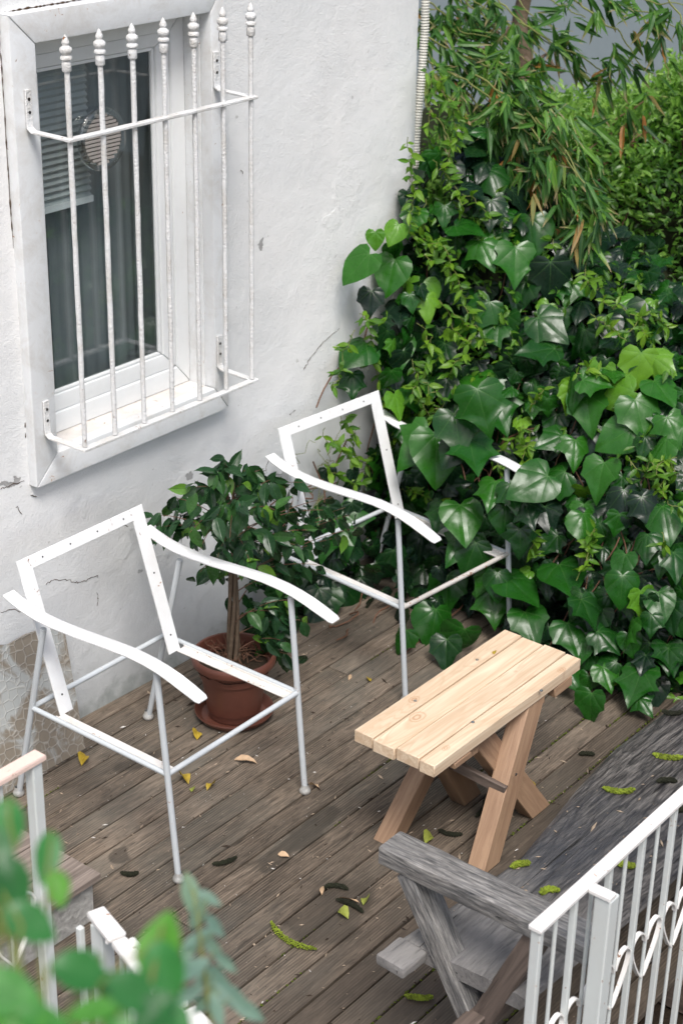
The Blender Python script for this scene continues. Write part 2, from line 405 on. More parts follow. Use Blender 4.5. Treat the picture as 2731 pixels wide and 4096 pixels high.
def m_hexglass():
    s = NT('patterned_glass'); v = s.obj()
    vo = s.n('ShaderNodeTexVoronoi', _feature='DISTANCE_TO_EDGE', Vector=v, Scale=30.0, Randomness=.62)
    d = vo.outputs['Distance']
    ridge = s.ramp(d, (.0, 1.0), (.085, 0.0))
    blot = s.ramp(s.noise(v, 7.0, 5, .62, .9), (.5, 0.0), (.6, 1.0))
    col = s.mix(s.math('MULTIPLY', blot, .8), (.235, .205, .165), (.42, .45, .45))
    col = s.mix(s.math('MULTIPLY', ridge, .42), col, (.52, .51, .47))
    return s.done(s.pbr(col, .22, s.bump(ridge, .4, .004), .5))

M = dict(
    stucco=m_stucco(),
    trim=m_paint('window_paint', (.745, .765, .775), .5, .01, .35, 60, .5),
    sillp=m_paint('sill_paint', (.74, .70, .66), .6, .05, .5, 60, .55),
    sash=m_paint('sash_paint', (.765, .785, .785), .35, -.04, .05, 40, .12),
    iron=m_paint('grille_paint', (.72, .73, .73), .5, .03, 1.4, 130, .7),
    chair=m_paint('chair_paint', (.80, .815, .82), .3, .022, .15, 60, .18),
    seat=m_paint('seat_strip_paint', (.74, .72, .69), .42, .055, .4, 60, .6),
    tubep=m_paint('tube_paint', (.52, .56, .585), .3, .015, .15, 60, .2),
    rustt=m_paint('worn_tube_paint', (.52, .50, .47), .45, .10, .3, 60, .6),
    rail=m_paint('railing_paint', (.60, .635, .625), .4, .025, .15, 60, .2),
    railtop=m_paint('railing_top_paint', (.80, .785, .76), .4, .055, .25, 60, .15),
    pinktop=m_paint('worn_pink_paint', (.80, .60, .52), .45, .06, .3, 60, .3),
    deck=m_deck(),
    pine=m_pine(m_wood('pine', (.56, .40, .26), (.80, .665, .50), scale=(1.1, 30, 30), rough=.5, bump=.15, rings=.55, contrast=(.3, .7), var=.05, dist=.8)),
    pineend=fin(m_wood('pine_leg', (.215, .130, .082), (.41, .275, .178), scale=(2, 30, 30), rough=.62, bump=.3, rings=.30, var=.1, patch=(.35, .22, .13), patch_amt=.35)),
    driftdark=m_slab(m_wood('dark_slab', (.022, .020, .021), (.185, .172, .160), scale=(10, 85, 85), rough=.42, bump=1.0, contrast=(.38, .64), patch=(.045, .048, .058), patch_amt=.7, crack=.9, rnd=9.0, dist=.9, rings=.6)),
    drift=fin(m_wood('grey_timber', (.060, .060, .062), (.33, .315, .295), scale=(9, 100, 100), rough=.6, bump=.8, contrast=(.34, .66), patch=(.20, .21, .22), patch_amt=.35, crack=.85, rings=.5, rnd=9.0, dist=.8)),
    driftbr=fin(m_wood('brown_timber', (.055, .043, .036), (.20, .155, .13), scale=(3, 26, 26), rough=.65, bump=.5, contrast=(.3, .72), crack=.4)),
    steptop=fin(m_wood('step_wood', (.12, .095, .080), (.38, .315, .27), scale=(2.5, 50, 50), rough=.65, bump=.5, groove=.5, var=.1)),
    concrete=m_plain('concrete', (.33, .325, .305), .9, 1.0, 45, .45, .2),
    terracotta=m_plain('terracotta_plastic', (.135, .050, .034), .38, .06, 30, .12, .45),
    soil=m_plain('soil', (.030, .021, .014), .95, 1.0, 70, .6, .2),
    ground=m_plain('ground_soil', (.060, .048, .034), .95, 1.0, 28, .6, .2),
    core=m_plain('dark_core', (.022, .026, .013), .95, 1.0, 30, .6, .1),  # dark colour standing for the shade inside ivy and hedge
    bark=m_plain('bark', (.13, .095, .065), .8, .9, 55, .45, .25),
    stem=m_plain('brown_stem', (.14, .072, .045), .6, .3, 60, .3, .3),
    gstem=m_plain('green_stem', (.18, .20, .06), .55, .2, 60, .3, .3),
    bluegrey=m_plain('bluegrey_render', (.30, .355, .375), .85, .2, 12, .06, .2),
    room=m_plain('room_wall', (.14, .155, .155), .9, 0, 3, .1, .1),
    blind=m_plain('blind_fabric', (.40, .425, .425), .9, 0, 20, .06, .1),
    added_drape=m_plain('added_drape', (.215, .238, .243), .9, 0, 6, .12, .1),
    conduit=m_plain('conduit_plastic', (.56, .555, .50), .5, .05, 30, .15, .4),
    louvre=m_plain('louvre_plastic', (.36, .335, .31), .5, 0, 30, .12, .4),
    chrome=m_plain('screw_steel', (.42, .45, .48), .3, 0, 30, .1, .5, 1.0),
    footm=m_plain('foot_metal', (.50, .50, .48), .32, .3, 90, .4, .5, .35),
    rustseam=m_plain('dirty_seam', (.075, .050, .034), .9, .5, 60, .5, .1),
    dark=m_plain('dark_metal', (.03, .028, .026), .6, 0, 30, .1, .3),
    glass=m_glass('window_glass', (.92, .945, .945), 1.5),
    plastic=m_glass('clear_plastic', (.80, .83, .83), 5.0),
    hexglass=m_hexglass(),
    moss=m_plain('moss', (.085, .11, .018), .95, .8, 150, .5, .1),
    yleaf=m_plain('yellow_leaf', (.42, .30, .035), .5, .2, 60, .5, .4),
    gleaf=m_plain('olive_leaf', (.24, .27, .05), .5, .2, 60, .4, .4),
    bleaf=m_plain('straw_leaf', (.50, .35, .22), .6, .2, 60, .3, .3),
    catg=m_plain('green_catkin', (.17, .22, .022), .7, .5, 260, 1.3, .3),
    catd=m_plain('dark_catkin', (.020, .022, .012), .8, .5, 160, .6, .3),
    crumb=m_plain('crumb', (.34, .27, .20), .8, 0, 60, .6, .2),
    crumbd=m_plain('crumb_dark', (.035, .025, .018), .8, 0, 60, .5, .2),
    crumbw=m_plain('crumb_pale', (.68, .66, .62), .7, 0, 60, .2, .2),
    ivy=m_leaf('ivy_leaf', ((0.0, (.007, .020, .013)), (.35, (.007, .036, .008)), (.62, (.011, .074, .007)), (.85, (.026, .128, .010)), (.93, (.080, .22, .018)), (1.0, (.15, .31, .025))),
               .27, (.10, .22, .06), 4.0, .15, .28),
    jas=m_leaf('jasmine_leaf', ((0.0, (.025, .095, .010)), (.5, (.075, .19, .014)), (1.0, (.17, .31, .022))), .38, (.2, .34, .08), 0, .32, .2),
    hedgel=m_leaf('hedge_leaf', ((0.0, (.012, .042, .012)), (.4, (.062, .160, .028)), (.75, (.17, .33, .055)), (1.0, (.31, .48, .12))), .30, None, 0, .38, .2),
    bamboo=m_leaf('bamboo_leaf', ((0.0, (.018, .070, .018)), (.5, (.055, .165, .028)), (.86, (.14, .30, .035)), (.93, (.22, .20, .07)), (.97, (.42, .17, .045)), (1.0, (.42, .16, .04))),
                  .42, (.12, .2, .07), 0, .28, .2, (.36, .27, .15)),
    ficus=m_leaf('ficus_leaf', ((0.0, (.010, .034, .014)), (.5, (.020, .066, .022)), (.82, (.046, .13, .028)), (.94, (.10, .23, .03)), (1.0, (.15, .30, .035))), .26, (.06, .13, .05), 0, .18, .15),
    fore=m_leaf('fore_leaf', ((0.0, (.020, .12, .03)), (.5, (.045, .22, .055)), (1.0, (.11, .33, .035))), .4, None, 0, .35, .1),
    euca=m_leaf('grey_leaf', ((0.0, (.14, .24, .20)), (1.0, (.22, .33, .25))), .5, None, 0, .3, .1),
)

# ================================================================== THE SETTING
YW = 3.79                          # the house wall's outer face
# ground: one sheet to the horizon, a little uneven near the deck
b = MB()
b.box(-80, 120, -80, 120, -.75, -.45)
g = b.build('ground', M['ground']); tag(g, kind='structure')
# deck: every board a part
deck = empty('deck', (3, 2.6, 0)); tag(deck, kind='structure')
y0 = 3.1056; PITCH = .0898
random.seed(3)
k = -18; joints = {}
while True:
    yl = y0 + k*PITCH; yh = yl + PITCH - .0072
    if yh > 3.87: break
    yh = min(yh, 3.86)
    if yl > 1.50:
        xs = [.9]
        nx = {-4: 2.86, 2: 4.25, -9: 2.3}.get(k, 5.9)
        if nx < 5.7: xs.append(nx)
        xs.append(5.75)
        for i in range(len(xs)-1):
            z = random.uniform(-.0025, .0015)
            x0b, x1b = xs[i]+.002, xs[i+1]-.002
            bb = MB(); n = 8; vv = []; ff = []
            ph = random.uniform(0, 6)
            for q in range(n+1):
                x = (x1b-x0b)*(q/n-.5); wb = .0009*math.sin(ph+q*1.9)
                wy = (yh-yl)/2
                vv += [(x, -wy+wb, -.024), (x, wy+wb, -.024), (x, wy+wb, 0), (x, -wy+wb, 0)]
            for q in range(n):
                for r_ in range(4): ff.append((q*4+r_, q*4+(r_+1) % 4, (q+1)*4+(r_+1) % 4, (q+1)*4+r_))
            ff += [(3, 2, 1, 0), (n*4, n*4+1, n*4+2, n*4+3)]
            bb.add(vv, ff)
            bb.build('board', M['deck'], deck, bevel=.0022, world=Matrix.Translation(((x0b+x1b)/2, (yl+yh)/2, z)) @ Matrix.Rotation(random.uniform(-.004, .004), 4, 'X'))
    k += 1
# joists under the boards keep the gaps dark
for x in (1.2, 1.8, 2.4, 3.0, 3.6, 4.2, 4.8, 5.4):
    plank('joist', M['driftbr'], deck, (x, 1.52, -.075), (x, 3.8, -.075), .05, .095, bevel=0)
b = MB(); b.box(.95, 5.7, 1.53, 3.86, -.20, -.135)
tag(b.build('deck_subfloor', M['soil']), kind='structure')

# ------------------------------------------------------------------ the house: wall, window and its woodwork
house = empty('house', (4.2, 3.9, 0))
tag(house, 'white stuccoed house wall with one deep framed window and cracked plaster', 'house')
WX0, WX1, WZ0, WZ1 = 3.355, 4.135, .985, 2.292      # window opening
XC = 5.243                                          # corner of the house
def wall_mesh():
    """outer sheet with a hole, gently uneven, plus the side face and the reveal"""
    bm = bmesh.new()
    xs = sorted(set([round(-1+i*.09, 4) for i in range(70) if -1+i*.09 < XC-.02] + [WX0, WX1, XC]))
    zs = sorted(set([round(-.25+i*.09, 4) for i in range(60)] + [WZ0, WZ1]))
    vv = {}
    for x in xs:
        for z in zs:
            dy = (noise.noise(Vector((x*1.1, z*1.1, 3)))*.014 + noise.noise(Vector((x*3.1, z*3.1, 9)))*.006)
            e = min(abs(x-WX0), abs(x-WX1)) < .001 or min(abs(z-WZ0), abs(z-WZ1)) < .001
            if WX0-.12 < x < WX1+.12 and WZ0-.12 < z < WZ1+.12: dy = 0
            xx = x
            if x == XC:
                xx = XC + noise.noise(Vector((z*2, 1, 1)))*.012 - .0; dy += .006
            vv[x, z] = bm.verts.new((xx, YW+dy*.9, z))
    for i in range(len(xs)-1):
        for j in range(len(zs)-1):
            cx, cz = (xs[i]+xs[i+1])/2, (zs[j]+zs[j+1])/2
            if WX0 < cx < WX1 and WZ0 < cz < WZ1: continue
            bm.faces.new((vv[xs[i], zs[j]], vv[xs[i+1], zs[j]], vv[xs[i+1], zs[j+1]], vv[xs[i], zs[j+1]]))
    # side face going back, rounded corner
    prev = [vv[XC, z] for z in zs]
    for dx, dyy in ((.012, .012), (.016, .03), (.016, 1.2), (.016, 4.0)):
        cur = [bm.verts.new((p.co.x*0+XC+dx+noise.noise(Vector((z*2, 1, 1)))*.012, YW+dyy, z)) for p, z in zip(prev, zs)]
        for j in range(len(zs)-1): bm.faces.new((prev[j], cur[j], cur[j+1], prev[j+1]))
        prev = cur
    bm.normal_update()
    me = bpy.data.meshes.new('wall'); bm.to_mesh(me); bm.free()
    for p in me.polygons: p.use_smooth = True
    me.set_sharp_from_angle(angle=rad(50))
    me.materials.append(M['stucco'])
    return me
o = bpy.data.objects.new('wall', wall_mesh()); put(o, house, Matrix.Identity(4))
# window surround: four mitred boards, proud of the wall
def mitre(name, outer, inner, y0f, y1f, mat, parent):
    """four boards between two rectangles (x0,x1,z0,z1), from y0f (front) to y1f"""
    ox0, ox1, oz0, oz1 = outer; ix0, ix1, iz0, iz1 = inner; g = .0007
    O = [(ox0, oz0), (ox1, oz0), (ox1, oz1), (ox0, oz1)]; I = [(ix0, iz0), (ix1, iz0), (ix1, iz1), (ix0, iz1)]
    out = []
    for i in range(4):
        a, b_, c, d = O[i], O[(i+1) % 4], I[(i+1) % 4], I[i]
        cx = (a[0]+b_[0]+c[0]+d[0])/4; cz = (a[1]+b_[1]+c[1]+d[1])/4
        v = [(p[0]+(cx-p[0])*g*3, y, p[1]+(cz-p[1])*g*3) for y in (y0f, y1f) for p in (a, b_, c, d)]
        f = [(3,2,1,0), (4,5,6,7)] + [(k_, (k_+1) % 4, 4+(k_+1) % 4, 4+k_) for k_ in range(4)]
        out.append(MB().add(v, f).build(name, mat, parent, bevel=.006, smooth=30))
    return out
mitre('window_frame', (3.262, 4.152, .938, 2.372), (3.356, 4.083, 1.030, 2.284), 3.750, 3.799, M['trim'], house)
rv = MB()
rv.box(4.083, 4.128, 3.7995, 3.900, 1.0, 2.30); rv.box(3.356-.03, 3.356, 3.7995, 3.900, 1.0, 2.30); rv.box(3.33, 4.12, 3.8, 3.900, 2.2845, 2.31)
rv.build('window_reveal', M['trim'], house, bevel=.002)
MB().box(3.357, 4.082, 3.753, 3.901, .985, 1.0295).build('window_sill', M['sillp'], house, bevel=.003)
random.seed(41)
def wall_y(x, z): return YW + .9*(noise.noise(Vector((x*1.1, z*1.1, 3)))*.014 + noise.noise(Vector((x*3.1, z*3.1, 9)))*.006)
for (xa, za, xb, zb2) in ((3.2600, .95, 3.2600, 2.378), (3.27, 2.3755, 3.9, 2.3755)):
    n = 130; pts = []; rr = []
    for i in range(n+1):
        t = i/n; q = noise.noise(Vector((t*23, za, 1))); s_ = abs(noise.noise(Vector((t*41, 5, za))))
        pts.append((xa+(xb-xa)*t+(q*.0025 if xa == xb else 0), 3.7895, za+(zb2-za)*t+(q*.0025 if xa != xb else 0)))
        rr.append(.0009+.0042*max(0, s_-.12)**.8)
    MB().tube(pts, rr, 6).build('open_seam', M['rustseam'], house, smooth=60)
for crack in (((0,1955),(40,1935),(100,1922)), ((183,2334),(215,2316),(255,2318),(300,2326),(330,2330),(360,2312),(400,2308)), ((388,2372),(394,2400),(392,2425)), ((1215,1475),(1240,1430),(1290,1370),(1370,1300)),
              ((1085,1820),(1062,1880),(1040,1900),(1010,1935)), ((120,1980),(150,1985)), ((60,2025),(88,2060)), ((1180,1640),(1150,1665)), ((0,2450),(45,2435),(90,2446)), ((480,2090),(520,2110)), ((960,680),(972,700))):
    pts = []
    for a, c in zip(crack, crack[1:]):
        pa, pc = ony(*a, YW), ony(*c, YW)
        for q in range(6):
            p = pa.lerp(pc, q/6)+Vector((random.gauss(0, .0022), 0, random.gauss(0, .0022))); p.y = wall_y(p.x, p.z)-.0004; pts.append(p)
    MB().tube(pts, [random.uniform(.0005, .0015) for _ in pts], 5).build('plaster_crack', M['rustseam'], house)
mitre('fixed_frame', (3.357, 4.082, 1.0305, 2.2835), (3.408, 4.022, 1.098, 2.222), 3.866, 3.91, M['sash'], house)
YS = 3.874
mitre('window_sash', (3.4085, 4.0215, 1.0985, 2.2215), (3.462, 3.962, 1.156, 2.180), YS, YS+.035, M['sash'], house)
mitre('glazing_bead', (3.4625, 3.9615, 1.1565, 2.1795), (3.474, 3.948, 1.168, 2.167), YS+.006, YS+.022, M['sash'], house)
MB().box(3.466, 3.958, YS+.013, YS+.018, 1.160, 2.176).build('window_pane', M['glass'], house)
# round ventilator let into the pane
vt = MB(); vc = Vector((3.715, YS+.004, 1.932)); RX = Matrix.Rotation(rad(90), 4, 'X')
vt.lathe(vc, [(.078, .012), (.098, .012), (.100, .004), (.097, -.004), (.084, -.008), (.078, -.002), (.078, .012)], 40, RX)
vent = vt.build('window_vent', M['plastic'], house, smooth=40)
for i in range(13):
    z = vc.z + (i-6)*.0122; hw = math.sqrt(max(.0765**2-(z-vc.z)**2, .0004))
    sx = MB(); sx.box(vc.x-hw, vc.x+hw, YS-.006, YS+.006, z-.0042, z+.0042); sx.build('louvre', M['louvre'], vent)
MB().lathe(vc+Vector((0, .004, 0)), [(.0001, 0), (.076, 0), (.076, -.002), (.0001, -.002)], 32, RX).build('vent_disc', M['dark'], vent)
# the room behind, as far as the pane shows it
rm = MB()
X0, X1, Y0_, Y1_, Z0, Z1 = 3.0, 5.0, YS+.04, 6.0, .3, 2.55
rm.add([(X0,Y0_,Z0),(X1,Y0_,Z0),(X1,Y1_,Z0),(X0,Y1_,Z0),(X0,Y0_,Z1),(X1,Y0_,Z1),(X1,Y1_,Z1),(X0,Y1_,Z1)], [(0,1,2,3),(7,6,5,4),(1,5,6,2),(2,6,7,3),(3,7,4,0)])
tag(rm.build('room', M['room']), kind='structure')
# pleated blind, half lowered
bl = MB(); n = 44; v = []; f = []
for i in range(n+1):
    z = 2.20 - i*(2.20-1.735)/n; y = 3.965 + (.006 if i % 2 else -.006)
    v += [(3.43, y, z), (3.745, y, z)]
f = [(2*i, 2*i+1, 2*i+3, 2*i+2) for i in range(n)]
blind = empty('pleated_blind', (3.6, 4.03, 2.2)); tag(blind, 'grey pleated blind half lowered behind the left of the window pane', 'blind')
MB().add(v, f).build('pleated_fabric', M['blind'], blind)
MB().box(3.428, 3.747, 3.955, 3.977, 1.715, 1.735).build('bottom_rail', M['sash'], blind)
# added drape in folds; its grey stands in for reflections in the pane
n = 60; v = []; f = []
for i in range(n+1):
    x = 3.60 + i*.50/n; y = 4.02 + .007*math.sin(i*.42)+.004*math.sin(i*1.1)
    v += [(x, y, .5), (x, y, 2.45)]
f = [(2*i, 2*i+2, 2*i+3, 2*i+1) for i in range(n)]
tag(MB().add(v, f).build('added_drape', M['added_drape'], smooth=80), 'dull grey-green folds added behind the window glass for the grey of its reflections', 'added_drape')

# ------------------------------------------------------------------ wrought window grille
gr = empty('window_grille', (3.735, 3.60, 1.09)); tag(gr, 'white iron window grille of seven upright bars with knobbed finials', 'window grille')
YG = 3.585
fprof = [(.0115, -.003), (.0135, .0), (.0135, .020), (.0125, .024), (.0095, .027), (.0165, .031), (.0170, .036), (.0150, .040), (.0100, .043), (.0165, .050),
         (.0178, .056), (.0165, .062), (.0110, .066), (.0085, .069), (.0110, .074), (.0105, .079), (.0065, .088), (.0022, .096), (.0001, .098)]
for i in range(7):
    xb = 3.320 + i*.1280; r_ = .0082; n = 26
    pts = [(xb+random.uniform(-.0006, .0006), YG+.004+random.uniform(-.0006, .0006), 1.107+j*(2.261-1.107)/n) for j in range(n+1)]
    bar = MB().tube(pts, [r_*random.uniform(.94, 1.06) for _ in pts], 10).build('bar', M['iron'], gr, smooth=60)
    MB().lathe((xb, YG+.004, 2.236), fprof, 16).build('finial', M['iron'], bar, smooth=50)
for z, yf in ((2.044, -.0), (1.099, -.0)):
    MB().box(3.304, 4.108, YG-.010, YG+.014, z-.005, z+.005).build('crossbar', M['iron'], gr, bevel=.002)
    for xb, s_ in ((3.304, 1), (4.108, -1)):
        xw = xb + s_*.0 - (.014 if s_ > 0 else -.0)*0
        a = xb+s_*.012
        bk = MB().ribbon([(a, YG+.006, z), (a-s_*.004, 3.7295, z+.001), (a-s_*.004, 3.7440, z+.010), (a-s_*.004, 3.7453, z+.03), (a-s_*.004, 3.7453, z+.12)], .024, .007, (1, 0, 0))
        br = bk.build('bracket', M['iron'], gr, bevel=.0015, smooth=40)
        for dz in (.055, .092):
            MB().lathe((a-s_*.004, 3.7420, z+dz), [(.0045, 0), (.0045, .002), (.0001, .003)], 8, RX).build('screw', M['dark'], br)

# ------------------------------------------------------------------ flexible conduit on the corner
cpts = [ony(1707, -60, 3.80), ony(1697, 120, 3.80), ony(1688, 330, 3.80), ony(1674, 560, 3.80), ony(1662, 760, 3.81), ony(1655, 980, 3.82), ony(1650, 1300, 3.85)]
cpts = [Vector((XC+.035+.010*math.sin(i*1.4), 3.79+.004*i, p.z)) for i, p in enumerate(cpts)]
path = []
for i in range(len(cpts)-1):
    for q in range(60): path.append(cpts[i].lerp(cpts[i+1], q/60))
path.append(cpts[-1])
L = 0; rr = []
for i, p in enumerate(path):
    if i: L += (p-path[i-1]).length
    rr.append(.0155 + .0022*math.sin(L*2*math.pi/.0105))
tag(MB().tube(path, rr, 12).build('conduit', M['conduit'], smooth=60), 'beige corrugated flexible conduit running down the white wall corner', 'conduit')

# ------------------------------------------------------------------ patterned glass sheet leaning on the wall
gp = MB()
A = Vector((3.308, 3.652, .001)); B = Vector((2.30, 3.66, .001)); top = .50
pts = [B, A, Vector((3.352, 3.772, .40)), Vector((3.345, 3.776, .418)), Vector((3.20, 3.779, .437)), Vector((3.12, 3.779, .432)), Vector((3.07, 3.78, .452)), Vector((2.28, 3.782, .47))]
nrm = Vector((0, -1, .28)).normalized()
n = len(pts); v = pts + [p + nrm*.007 for p in pts]
f = [tuple(range(n)), tuple(range(n, 2*n))[::-1]] + [(i, (i+1) % n, n+(i+1) % n, n+i) for i in range(n)]
tag(gp.add(v, f).build('glass_sheet', M['hexglass']), 'beige patterned glass sheet with honeycomb relief leaning at the foot of the wall', 'glass sheet')

# ------------------------------------------------------------------ step at the left
st = empty('wooden_step', (2.4, 3.1, 0)); tag(st, 'low concrete step topped with grooved boards at the left deck edge', 'step')
MB().box(1.3, 2.712, 2.985, 3.315, 0, .138).build('step_block', M['concrete'], st, bevel=.004)
for i, (ya, yb) in enumerate(((2.968, 3.088), (3.093, 3.213), (3.218, 3.330))):
    MB().box(1.3-2.0, 2.728-2.0, ya-(ya+yb)/2, yb-(ya+yb)/2, 0, .022).build('board', M['steptop'], st, bevel=.002, world=Matrix.Translation((2.0, (ya+yb)/2, .139)))

# ================================================================== CHAIRS
def make_chair():
    """local origin: middle of the feet; x = width, +y = rear"""
    W2 = .2955; YF, YR = -.3525, .3525
    root = empty('metal_armchair', (0, 0, 0))
    def P(x, y, z): return Vector((x, y, z))
    for s in (-1, 1):
        x = s*W2
        def front(z): return P(x, YF+.012+.095*z, z)
        def rear(z): return P(x, YR-.25*z, z)
        for fn, zt in ((front, .690), (rear, .665)):
            leg = MB().tube([fn(.018), fn(.2), fn(.45), fn(zt)], .0098, 12).build('leg', M['tubep'], root, smooth=50)
            c = fn(0)
            MB().lathe((c.x, c.y, 0), [(.0001, 0), (.0155, .001), (.0185, .006), (.0185, .012), (.0150, .018), (.0125, .024), (.0110, .032)], 16).build('foot', M['footm'], leg, smooth=50)
        zr = .362
        MB().tube([front(zr), rear(zr)], .0082, 10).build('seat_rail', M['tubep'], root, smooth=50)
        # flat strip with a small upstand inside the side rail
        xi = x - s*.026
        yb = YR-.25*.362-.095
        st_ = MB().box(xi-.019, xi+.019, YF+.050, yb, .3535, .3575)
        st_.box(x-s*.0115-.0015, x-s*.0115+.0015, YF+.052, yb, .3577, .3655)
        st_.build('seat_strip', M['seat'], root, bevel=.0008)
        # arm: flat bar bowed up over the front leg, flicked up at the rear
        ys = [-.452, -.44, -.40, -.352, -.30, -.25, -.18, -.11, -.04, .04, .12, .19, .25, .30, .335]
        zs = [.668, .672, .685, .699, .710, .7165, .7195, .716, .7105, .7045, .701, .7025, .710, .7225, .7345]
        ws = [.034, .046, .049, .049, .049, .049, .049, .049, .049, .049, .049, .049, .049, .048, .044]
        MB().ribbon([P(x, y, z) for y, z in zip(ys, zs)], ws, .0075, (1, 0, 0)).build('armrest', M['chair'], root, bevel=.0016, smooth=45)
    for y in (YF+.012+.095*.362, YR-.25*.362):
        MB().tube([P(-W2, y, .362), P(W2, y, .362)], .0088, 10).build('cross_rail', M['tubep'], root, smooth=50)
    # back: one flat-bar hoop leaning back
    yb0, z0, yb1, z1 = .168, .356, .322, .832
    nb = Vector((0, -(z1-z0), yb1-yb0)).normalized()
    def Q(x, t, off): p = Vector((x, yb0+(yb1-yb0)*t, z0+(z1-z0)*t)); return p + nb*off
    hw, w_, hb = .266, .051, .078
    fr_ = MB(); out = [(-hw, 0), (-hw, 1), (hw, 1), (hw, 0)]; inn = [(-hw+w_, 0), (-hw+w_, 1-hb), (hw-w_, 1-hb), (hw-w_, 0)]
    v = [Q(x, t, o) for o in (.0035, -.0035) for (x, t) in out+inn]
    f = [(0, 1, 5, 4), (1, 2, 6, 5), (2, 3, 7, 6)]
    f = f + [tuple(8+i for i in q)[::-1] for q in f]
    ring = [(0, 1), (1, 2), (2, 3), (3, 7), (7, 6), (6, 5), (5, 4), (4, 0)]
    f += [(b_, a, a+8, b_+8) for a, b_ in ring]
    fr_.add(v, f)
    bk = fr_.build('back_frame', M['chair'], root, bevel=.0012)
    RB = frame((0, 0, 0), (1, 0, 0), nb).to_3x3().to_4x4()
    for i in range(4):
        MB().lathe(Q(-.17+i*.115, .962, .0036), [(.0001, .0006), (.0030, .0006), (.0030, 0)], 8, RB).build('screw_hole', M['dark'], bk)
    for s in (-1, 1):
        for t in (.12, .55): MB().lathe(Q(s*(hw-w_/2), t, .0036), [(.0001, .0006), (.0034, .0006), (.0034, 0)], 8, RB).build('screw_hole', M['dark'], bk)
    return root
chair = make_chair()
cA = Vector(((2.995+3.586)/2-.004, (2.912+3.618)/2, 0))
chair.matrix_basis = Matrix.Translation(cA) @ Matrix.Rotation(rad(.4), 4, 'Z'); WM[chair.name] = chair.matrix_basis.copy()
tag(chair, 'white metal armchair frame without its seat, in the open nearer the camera', 'chair', 'white metal armchair frames')
a_ = rad(-4.4)
cB = copy_tree(chair, None, Matrix.Translation(Vector((4.555, 3.325, 0))) @ Matrix.Rotation(a_, 4, 'Z'))
tag(cB, 'white metal armchair frame half swallowed by the ivy, rust on its left arm', 'chair', 'white metal armchair frames')
for ch in cB.children:
    if ch.name.startswith('cross_rail') and ch.matrix_basis.translation.y < 0:
        ch.data = ch.data.copy(); ch.data.materials[0] = M['rustt']; ch['label'] = 'rusty front rail'

# ================================================================== PINE SAWHORSE TABLE
tb = empty('wooden_side_table', (3.78, 2.44, 0)); tag(tb, 'new pine plank side table on crossed legs beside the grey bench', 'table')
ZT = .472
x0t, x1t = 3.388, 4.172
ys = [2.297, 2.353, 2.436, 2.518, 2.588]
for i in range(4):
    ya, yb = ys[i]+.0019, ys[i+1]-.0019
    dx = (.0, .004, -.002, .003)[i]
    zz = ZT-.0195+(.0, .0015, -.0008, .001)[i]
    plank('table_plank', M['pine'], tb, (x0t+dx, (ya+yb)/2, zz), (x1t+dx*.5, (ya+yb)/2, zz), yb-ya, .040, bevel=.0022, wob=.0008, ns=6)
for (px, py) in ((1660, 2804), (1890, 2889), (1907, 2640), (2163, 2763)):
    p = onz(px, py, ZT+.001)
    MB().lathe(p, [(.0001, .0005), (.0022, .0004), (.0028, .0018), (.0052, .0018), (.0056, 0)], 12).build('screw', M['chrome'], tb, smooth=40)
# battens under the top
for x in (3.60, 3.96):
    plank('batten', M['pineend'], tb, (x, 2.31, ZT-.060), (x, 2.575, ZT-.060), .06, .040)
def leg(y, yt, xa, xb, w_=.066, th=.052, zt=ZT-.041):
    a = Vector((xa, y, .0)); b_ = Vector((xb, yt, zt)); d = (b_-a).normalized()
    # ends cut level with the deck and the top
    sx = w_/2/d.z
    v = [(p.x+s*sx, p.y+t*th/2, p.z) for p in (a, b_) for s, t in ((-1,-1),(1,-1),(1,1),(-1,1))]
    Mx = frame(a, b_, (0, -1, 0)); Mi = Mx.inverted()
    bb = MB().add([Mi @ Vector(q) for q in v], [(0,1,2,3),(7,6,5,4),(0,4,5,1),(1,5,6,2),(2,6,7,3),(3,7,4,0)])
    return bb.build('leg', M['pineend'], tb, bevel=.0025, world=Mx, smooth=35)
leg(2.272, 2.334, 3.634, 3.935, .076, .060)                      # near side, outer
lg = leg(2.314, 2.393, 3.985, 3.690, .085, .055)
leg(2.578, 2.552, 3.575, 3.950, .074, .06)
leg(2.518, 2.497, 3.90, 3.62, .08, .055)
p = ony(2063, 3098, 2.258)
MB().lathe(p, [(.0001, .001), (.004, .001), (.0055, 0)], 10, RX).build('bolt', M['chrome'], tb)
plank('spreader', M['driftbr'], tb, (3.742, 2.275, .212), (3.742, 2.60, .235), .018, .034, bevel=.002)
plank('offcut', M['pineend'], tb, (3.49, 2.312, ZT-.053), (3.57, 2.310, ZT-.051), .03, .020, bevel=.002)
plank('offcut', M['pineend'], tb, (4.035, 2.325, ZT-.064), (4.125, 2.318, ZT-.054), .045, .034, bevel=.002)

